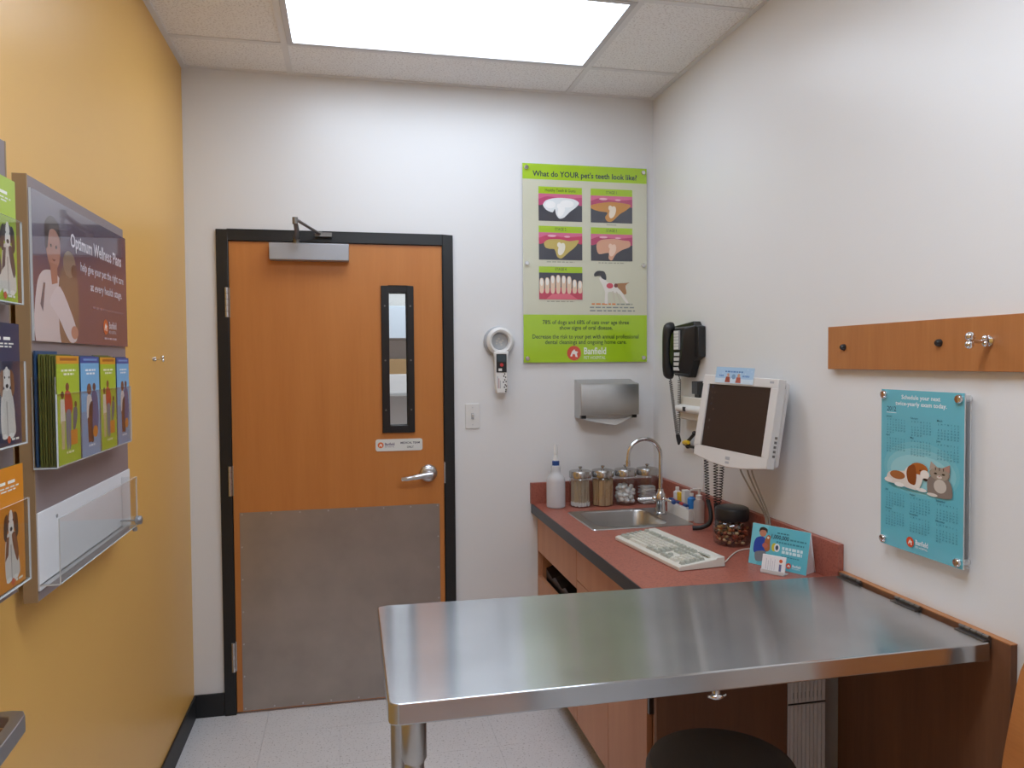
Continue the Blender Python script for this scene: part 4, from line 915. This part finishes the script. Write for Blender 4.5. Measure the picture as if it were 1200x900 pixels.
# ------------------------------------------------------------------ right wall
ra = thing('coat_rail', 'long orange brown wooden rail fixed to the white right wall', 'rail', (2.08, -1.9, 1.483))
MB().box(2.070, 2.089, -2.75, -1.376, 1.483, 1.609).build('board', 'rail_wood', ra, bevel=.001)
for y, z in ((-1.452, 1.547), (-1.815, 1.551), (-2.18, 1.549)): MB().lathe([(0, -.012), (.005, -.012), (.0085, -.008), (.0095, 0)], (2.07, y, z), 16, 0, 'x').build('screw_cap', 'black_plastic', ra)
bone_hook(2.07, -1.962, 1.552, -1, 'chrome bone shaped hook on the brown wooden rail')
# calendar
cx = 2.062; cy0, cy1, cz0, cz1 = -1.902, -1.622, 1.018, 1.432
ca = thing('wall_calendar', 'turquoise year calendar with puppy and kitten under the wooden rail', 'calendar', (2.06, -1.76, cz0))
MB().sheet(cx, cx+.003, cy0, cy1, cz0, cz1).build('front_sheet', ['white_card', 'clear_edge'], ca)
MB().sheet(cx+.0085, cx+.0105, cy0-.008, cy1, cz0+.005, cz1-.005).build('back_sheet', ['acrylic', 'clear_edge'], ca)
kw, kh = cy1-cy0, cz1-cz0
p = Print((cx-.0001, cy1, cz0), (0, -1, 0), (0, 0, 1), 'print_gloss', ca)
p.rect(0, kw, 0, kh, '66bdcf'); p.ell(kw*.5, kh*.52, kw*.46, kh*.17, '72c2d0', 0, 28); p.ell(kw*.5, kh*.51, kw*.42, kh*.14, '85cbd6', 0, 28); p.ell(kw*.5, kh*.50, kw*.37, kh*.11, '9ad4dc', 0, 28); p.out('printed_ground')
p.text('Schedule your next', kw*.5, kh*.945, 'eaf4f6', kw*.47, .0105, .014); p.text('twice-yearly exam today.', kw*.5, kh*.905, 'eaf4f6', kw*.62, .0105, .014)
p.text('2012', kw*.075, kh*.865, '17405a', kw*.12, .012, .006, 'LEFT'); p.rect(kw*.07, kw*.2, kh*.853, kh*.856, 'dceef0')
for mth in range(12):
    r, c = divmod(mth, 3); top = kh*(.825, .705, .355, .235)[r]; u0 = kw*(.07+.315*c); cwid = kw*.255
    p.text(calendar.month_name[mth+1], u0, top, '1d4f63', None, .0048, .004, 'LEFT')
    wk = calendar.Calendar(6).monthdayscalendar(2012, mth+1)
    for dcol in range(7):
        body = '\n'.join([('S', 'M', 'T', 'W', 'T', 'F', 'S')[dcol]]+[(str(w[dcol]) if w[dcol] else ' ') for w in wk])
        p.text(body, u0+cwid*(dcol+.5)/7, top-.0085, '256076', None, .0042, .0, 'CENTER', 1.12)
emblem(p, kw*.40, kh*.065, .024, 'f0f8fa'); p.out('lettering')
q = Pic(p, kw*.05, kw*.95, kh*.375, kh*.60)
q.ell(.5, .9, .44, .05, '4f98a2')
q.poly([(.04, .72), (.08, .55), (.22, .48), (.45, .45), (.5, .9), (.2, .86), (.06, .84)], 'e4dcd4'); q.ell(.2, .6, .11, .12, 'a8683c'); q.ell(.07, .78, .06, .07, 'ece6e0'); q.ell(.23, .86, .07, .06, 'f2eeea')
q.poly([(.3, .5), (.36, .3), (.5, .28), (.56, .5), (.5, .86), (.36, .78)], 'ece4dc'); q.ell(.5, .32, .12, .16, 'b0652f', 0); q.poly([(.36, .3), (.44, .24), (.47, .5), (.45, .78), (.36, .74), (.33, .5)], '8c4a22')
q.ell(.58, .45, .06, .12, 'efe8e0'); q.ell(.59, .58, .035, .035, '2a2220'); q.ell(.52, .36, .012, .014, '1a1412'); q.ell(.54, .88, .07, .05, 'f2eeea')
q.poly([(.62, .9), (.62, .55), (.7, .42), (.86, .44), (.92, .62), (.92, .94), (.7, .98)], '8c8078'); q.ell(.77, .36, .13, .17, 'a39688'); q.poly([(.64, .28), (.66, .06), (.75, .2)], 'b0a498'); q.poly([(.8, .2), (.9, .08), (.9, .3)], 'b58f80')
for x in (.72, .77, .82): q.poly([(x-.008, .2), (x+.008, .2), (x+.004, .28), (x-.004, .28)], '5a5048')
q.ell(.72, .36, .02, .022, '2c3026'); q.ell(.82, .36, .02, .022, '2c3026'); q.ell(.77, .44, .035, .04, 'd8cec4'); q.ell(.77, .42, .012, .012, 'b0706a'); q.ell(.78, .68, .08, .18, 'cfc6bc'); q.ell(.68, .94, .07, .045, 'e4ded6'); p.out('pets_picture')
for y in (cy0+.014, cy1-.012):
    for z in (cz0+.014, cz1-.014): MB().cyl((2.0895, y, z), (cx-.006, y, z), .0085, n=18).lathe([(0, cx-.0095), (.0085, cx-.0085), (.0105, cx-.006), (.0105, cx-.0005)], (0, y, z), 18, 0, 'x').build('standoff', 'chrome', ca)
# telephone
ph_ = thing('wall_telephone', 'black wall telephone with coiled cord in the corner of the right wall', 'telephone', (2.08, -.42, 1.44))
pl = [(-.315, 1.66), (-.50, 1.672), (-.515, 1.655), (-.545, 1.65), (-.545, 1.525), (-.50, 1.51), (-.46, 1.438), (-.315, 1.445)]
MB().prism([(2.089, y, z) for y, z in pl], (-.035, 0, 0)).build('wall_plate', 'black_plastic', ph_, bevel=.004)
MB().add([(2.054, -.32, 1.452), (2.054, -.47, 1.452), (2.054, -.515, 1.53), (2.054, -.515, 1.655), (2.054, -.32, 1.655), (2.008, -.335, 1.458), (2.008, -.45, 1.458), (2.008, -.49, 1.535), (2.02, -.49, 1.645), (2.02, -.335, 1.645)],
         [(0, 1, 6, 5), (1, 2, 7, 6), (2, 3, 8, 7), (3, 4, 9, 8), (4, 0, 5, 9), (5, 6, 7, 8, 9)]).build('base', 'black_plastic', ph_, bevel=.004)
ky = MB()
for i in range(4):
    for j in range(3): MB().box(2.0065+.0008*i, 2.013+.0008*i, -.412-.017*j, -.425-.017*j, 1.468+.0205*i, 1.482+.0205*i).build('key', 'label_white', ph_, bevel=.001)
MB().box(2.008, 2.016, -.412, -.461, 1.555, 1.636).build('index_card', 'shelf_grey', ph_, bevel=.001)
for i in range(6): MB().box(2.0072, 2.0082, -.414, -.459, 1.558+.013*i, 1.568+.013*i).build('label_strip', 'label_white', ph_)
hp = smooth_path([(2.016, -.378, 1.650), (2.000, -.380, 1.647), (1.990, -.381, 1.61), (1.987, -.381, 1.55), (1.990, -.380, 1.49), (2.000, -.378, 1.457), (2.012, -.376, 1.455)], 5)
rs = [.024-.008*math.sin(math.pi*min(1, max(0, (i-5)/(len(hp)-11))))for i in range(len(hp))]
hs = MB().tube(hp, rs, 14).build('handset', 'black_plastic', ph_)
MB().tube([(2.012, -.335, 1.447), (2.03, -.328, 1.435)]+coil((2.03, -.328, 1.43), (2.05, -.352, 1.19), .0064, 27), .0017, 5).build('coiled_cord', 'black_rubber', ph_)
MB().tube([(2.02, -.43, 1.452), (2.024, -.435, 1.438)]+coil((2.024, -.435, 1.436), (2.05, -.368, 1.19), .0064, 27), .0017, 5).build('coiled_cord', 'black_rubber', ph_)
MB().tube([(2.05, -.352, 1.19), (2.055, -.35, 1.165), (2.055, -.36, 1.15), (2.055, -.372, 1.165), (2.05, -.368, 1.19)], .006, 8).build('cord_end', 'black_rubber', ph_)
# clippers hanging next to the cord
cp = thing('nail_clipper', 'black clipper with a yellow grip hanging beside the telephone cord', 'clipper', (2.08, -.42, 1.15))
MB().lathe([(0, -.012), (.012, -.012), (.017, -.008), (.017, 0)], (2.089, -.385, 1.148), 20, 0, 'x').build('peg', 'black_plastic', cp)
MB().tube(smooth_path([(2.072, -.375, 1.155), (2.07, -.41, 1.163), (2.065, -.45, 1.18), (2.065, -.49, 1.205)], 5), .007, 8).tube(smooth_path([(2.072, -.375, 1.15), (2.07, -.43, 1.146), (2.065, -.49, 1.148)], 5), .006, 8).ball((2.065, -.49, 1.207), .010).build('arm', 'black_plastic', cp)
MB().tube([(2.064, -.388, 1.158), (2.062, -.415, 1.161), (2.060, -.445, 1.164)], [.007, .011, .008], 10).build('grip', 'yellow_plastic', cp)
# diagnostic unit behind the monitor
du = thing('diagnostic_unit', 'beige wall mounted diagnostic unit behind the computer monitor', 'wall unit', (2.08, -.6, 1.26))
MB().box(2.045, 2.0895, -.86, -.375, 1.262, 1.358).build('body', 'ivory_plastic', du, bevel=.005)
MB().cyl((2.035, -.40, 1.309), (2.035, -.84, 1.309), .016).build('cradle', 'white_plastic', du)
MB().box(2.017, 2.022, -.478, -.500, 1.30, 1.318).build('cradle_clip', 'black_plastic', du)
MB().box(2.045, 2.0895, -.505, -.56, 1.372, 1.425).box(2.055, 2.085, -.51, -.555, 1.357, 1.373).build('power_plug', 'black_plastic', du, bevel=.003)
for i, (y0, y1, x0) in enumerate(((-.665, -.70, 2.03), (-.745, -.765, 2.03), (-.80, -.79, 2.03))):
    tp = smooth_path([(2.04, y0, 1.265), (2.03, y0, 1.20), (2.028, y0-.004, 1.15)], 6)
    MB().tube(tp+coil((2.028, y0-.004, 1.14), (2.02, y1, .965), .0078, 17), .0019, 6).build('coiled_cord', 'black_rubber', du)
MB().tube(smooth_path([(2.02, -.70, .968), (2.02, -.725, .92), (2.012, -.73, .885), (1.988, -.715, .866), (1.958, -.697, .862)], 6), .0085, 10).build('cord_hose', 'black_rubber', du)
MB().tube(smooth_path([(2.02, -.765, .968), (2.02, -.775, .90), (2.022, -.77, .861), (2.04, -.73, .861)], 6), .008, 10).build('cord_hose', 'black_rubber', du)
MB().tube(smooth_path([(2.02, -.79, .968), (2.03, -.81, .90), (2.04, -.81, .861), (2.045, -.77, .861)], 6), .008, 10).build('cord_hose', 'black_rubber', du)
tag(MB().box(2.082, 2.0895, -.535, -.505, .967, 1.262).build('cable_raceway', 'white_paint', None, (2.086, -.52, .967), .002), 'thin white cable raceway on the right wall below the diagnostic unit', 'raceway')

# monitor: local frame x = viewer's right, y = up, z = towards the viewer
yaw, tilt, roll = .23, .155, -.028
nn = Vector((-math.cos(yaw)*math.cos(tilt), -math.sin(yaw)*math.cos(tilt), math.sin(tilt)))
rr = Vector((0, 0, 1)).cross(nn).normalized(); uu = nn.cross(rr)
r2, u2 = math.cos(roll)*rr+math.sin(roll)*uu, -math.sin(roll)*rr+math.cos(roll)*uu
mm = Matrix((r2, u2, nn)).transposed().to_4x4(); mm.translation = (1.956, -1.026, 1.312)
mo = thing('computer_monitor', 'off white flat computer monitor mounted on the right wall over the worktop', 'monitor', (1.956, -1.026, 1.312))
mo.rotation_euler = mm.to_euler()
SW, SH = .304, .228; bt, bs_, bbm = .03, .031, .062
bz = MB(); X_, Y0_, Y1_ = SW/2, -SH/2, SH/2
bz.prism([(-X_-bs_, Y1_, -.028), (X_+bs_, Y1_, -.028), (X_+bs_, Y1_+bt, -.028), (-X_-bs_, Y1_+bt, -.028)], (0, 0, .034))
bz.prism([(-X_-bs_, Y0_, -.028), (-X_, Y0_, -.028), (-X_, Y1_, -.028), (-X_-bs_, Y1_, -.028)], (0, 0, .034)).prism([(X_, Y0_, -.028), (X_+bs_, Y0_, -.028), (X_+bs_, Y1_, -.028), (X_, Y1_, -.028)], (0, 0, .034))
bz.prism([(-X_-bs_, Y0_-.035, -.028), (-X_*.5, Y0_-.052, -.028), (0, Y0_-.057, -.028), (X_*.5, Y0_-.052, -.028), (X_+bs_, Y0_-.035, -.028), (X_+bs_, Y0_, -.028), (-X_-bs_, Y0_, -.028)], (0, 0, .034))
bz.build('bezel', 'monitor_shell', mo, local=True, bevel=.003)
MB().prism([(-X_-bs_+.006, Y0_-.03, -.028), (X_+bs_-.006, Y0_-.03, -.028), (X_+bs_-.006, Y1_+bt-.006, -.028), (-X_-bs_+.006, Y1_+bt-.006, -.028)], (0, 0, -.03)).build('rear_shell', 'monitor_shell', mo, local=True, bevel=.012, seg=3)
MB().prism([(-.075, -.085, -.058), (.075, -.085, -.058), (.075, .085, -.058), (-.075, .085, -.058)], (0, 0, -.028)).build('rear_hump', 'monitor_shell', mo, local=True, bevel=.008)
MB().box(-X_-.001, X_+.001, Y0_-.001, Y1_+.001, -.02, .0).build('screen', 'screen_glass', mo, local=True)
MB().box(-.012, .010, Y0_-.031, Y0_-.020, .006, .0066).box(-.010, .008, Y0_-.044, Y0_-.036, .006, .0066).build('badge', 'scanner_grey', mo, local=True)
MB().box(X_-.006, X_+.012, Y1_+.014, Y1_+.021, .006, .0066).build('badge', 'scanner_grey', mo, local=True)
for k in range(5): MB().box(X_+bs_, X_+bs_+.0012, -.05-.015*k, -.042-.015*k, -.022, -.012).build('side_button', 'dark_steel', mo, local=True)
mi_ = Matrix.Translation((1.956, -1.026, 1.312)) @ mm.to_3x3().to_4x4()
for a, dy in ((.012, .012), (.047, 0), (.068, -.014)):
    s0 = mi_ @ Vector((a, Y0_-.03, -.045)); s1 = mi_ @ Vector((a+.004, Y0_-.062, -.045)); e = Vector((2.062, -1.052+dy, .975)); k_ = s1.lerp(e, .5)+Vector((.006, 0, -.012))
    MB().tube(smooth_path([tuple(s0), tuple(s1), tuple(k_), tuple(e), (2.0645, -1.06+dy, .92), (2.0645, -1.065+dy, .857)], 8), .003, 8).build('cable', 'grey_cable', mo)
am = thing('monitor_bracket', 'white steel wall bracket hidden behind the computer monitor', 'bracket', (2.08, -1.0, 1.3))
s0 = mi_ @ Vector((0, 0, -.086))
MB().box(2.082, 2.0895, s0.y-.06, s0.y+.06, 1.25, 1.36).tube([tuple(s0), (2.085, s0.y, 1.305)], .02, 14).build('plate', 'grey_metal', am, bevel=.001)
p = Print(mi_ @ Vector((-X_, Y0_, .0003)), r2, u2, 'print_matte', mo)
for i, (a, b, c) in enumerate(((.06, .95, '3a4060'), (.06, .86, '4a3a34'), (.07, .77, '4c4038'), (.11, .86, '4a4038'), (.07, .68, '3a4048'), (.08, .42, '5a564e'), (.12, .6, '54483f'), (.08, .3, '4a463f'))): p.ell(a*SW, b*SH, .0045, .0045, c)
p.out('screen_icons')
# printed strip standing on the monitor
q0 = mi_ @ Vector((-.118, Y1_+.004, .0078)); eM = r2; uM = u2
cs = thing('paper_strip', 'light blue winter printed paper strip stuck on the top of the monitor', 'paper strip', tuple(q0))
wS, hS = .19, .056
MB().prism([q0, q0+eM*wS, q0+eM*wS+uM*hS, q0+uM*hS], nn*.0008).build('sheet', 'white_card', cs)
p = Print(q0+nn*.0009, eM, uM, 'print_satin', cs); p.rect(0, wS, 0, hS, 'a9cbe8'); p.rect(0, wS, 0, hS*.3, 'cfe2f2'); p.out('printed_ground')
p.lines(wS*.25, wS*.72, hS*.68, .005, '5a84bc', 7); p.lines(wS*.1, wS*.22, hS*.4, .006, '6a94cc', 3); p.lines(wS*.72, wS*.9, hS*.42, .006, '6a94cc', 4)
q = Pic(p, 0, wS, 0, hS)
for x, c in ((.34, '9a4a3a'), (.62, 'b0584a')): q.poly([(x-.07, .95), (x-.05, .6), (x+.05, .6), (x+.07, .95)], c); q.ell(x, .5, .035, .12, 'c89a84')
q.ell(.49, .58, .05, .16, '7aa0c4')
for i in range(14): q.ell(rnd.uniform(.03, .97), rnd.uniform(.08, .9), .008, .025, 'eef5fb')
p.out('winter_picture')
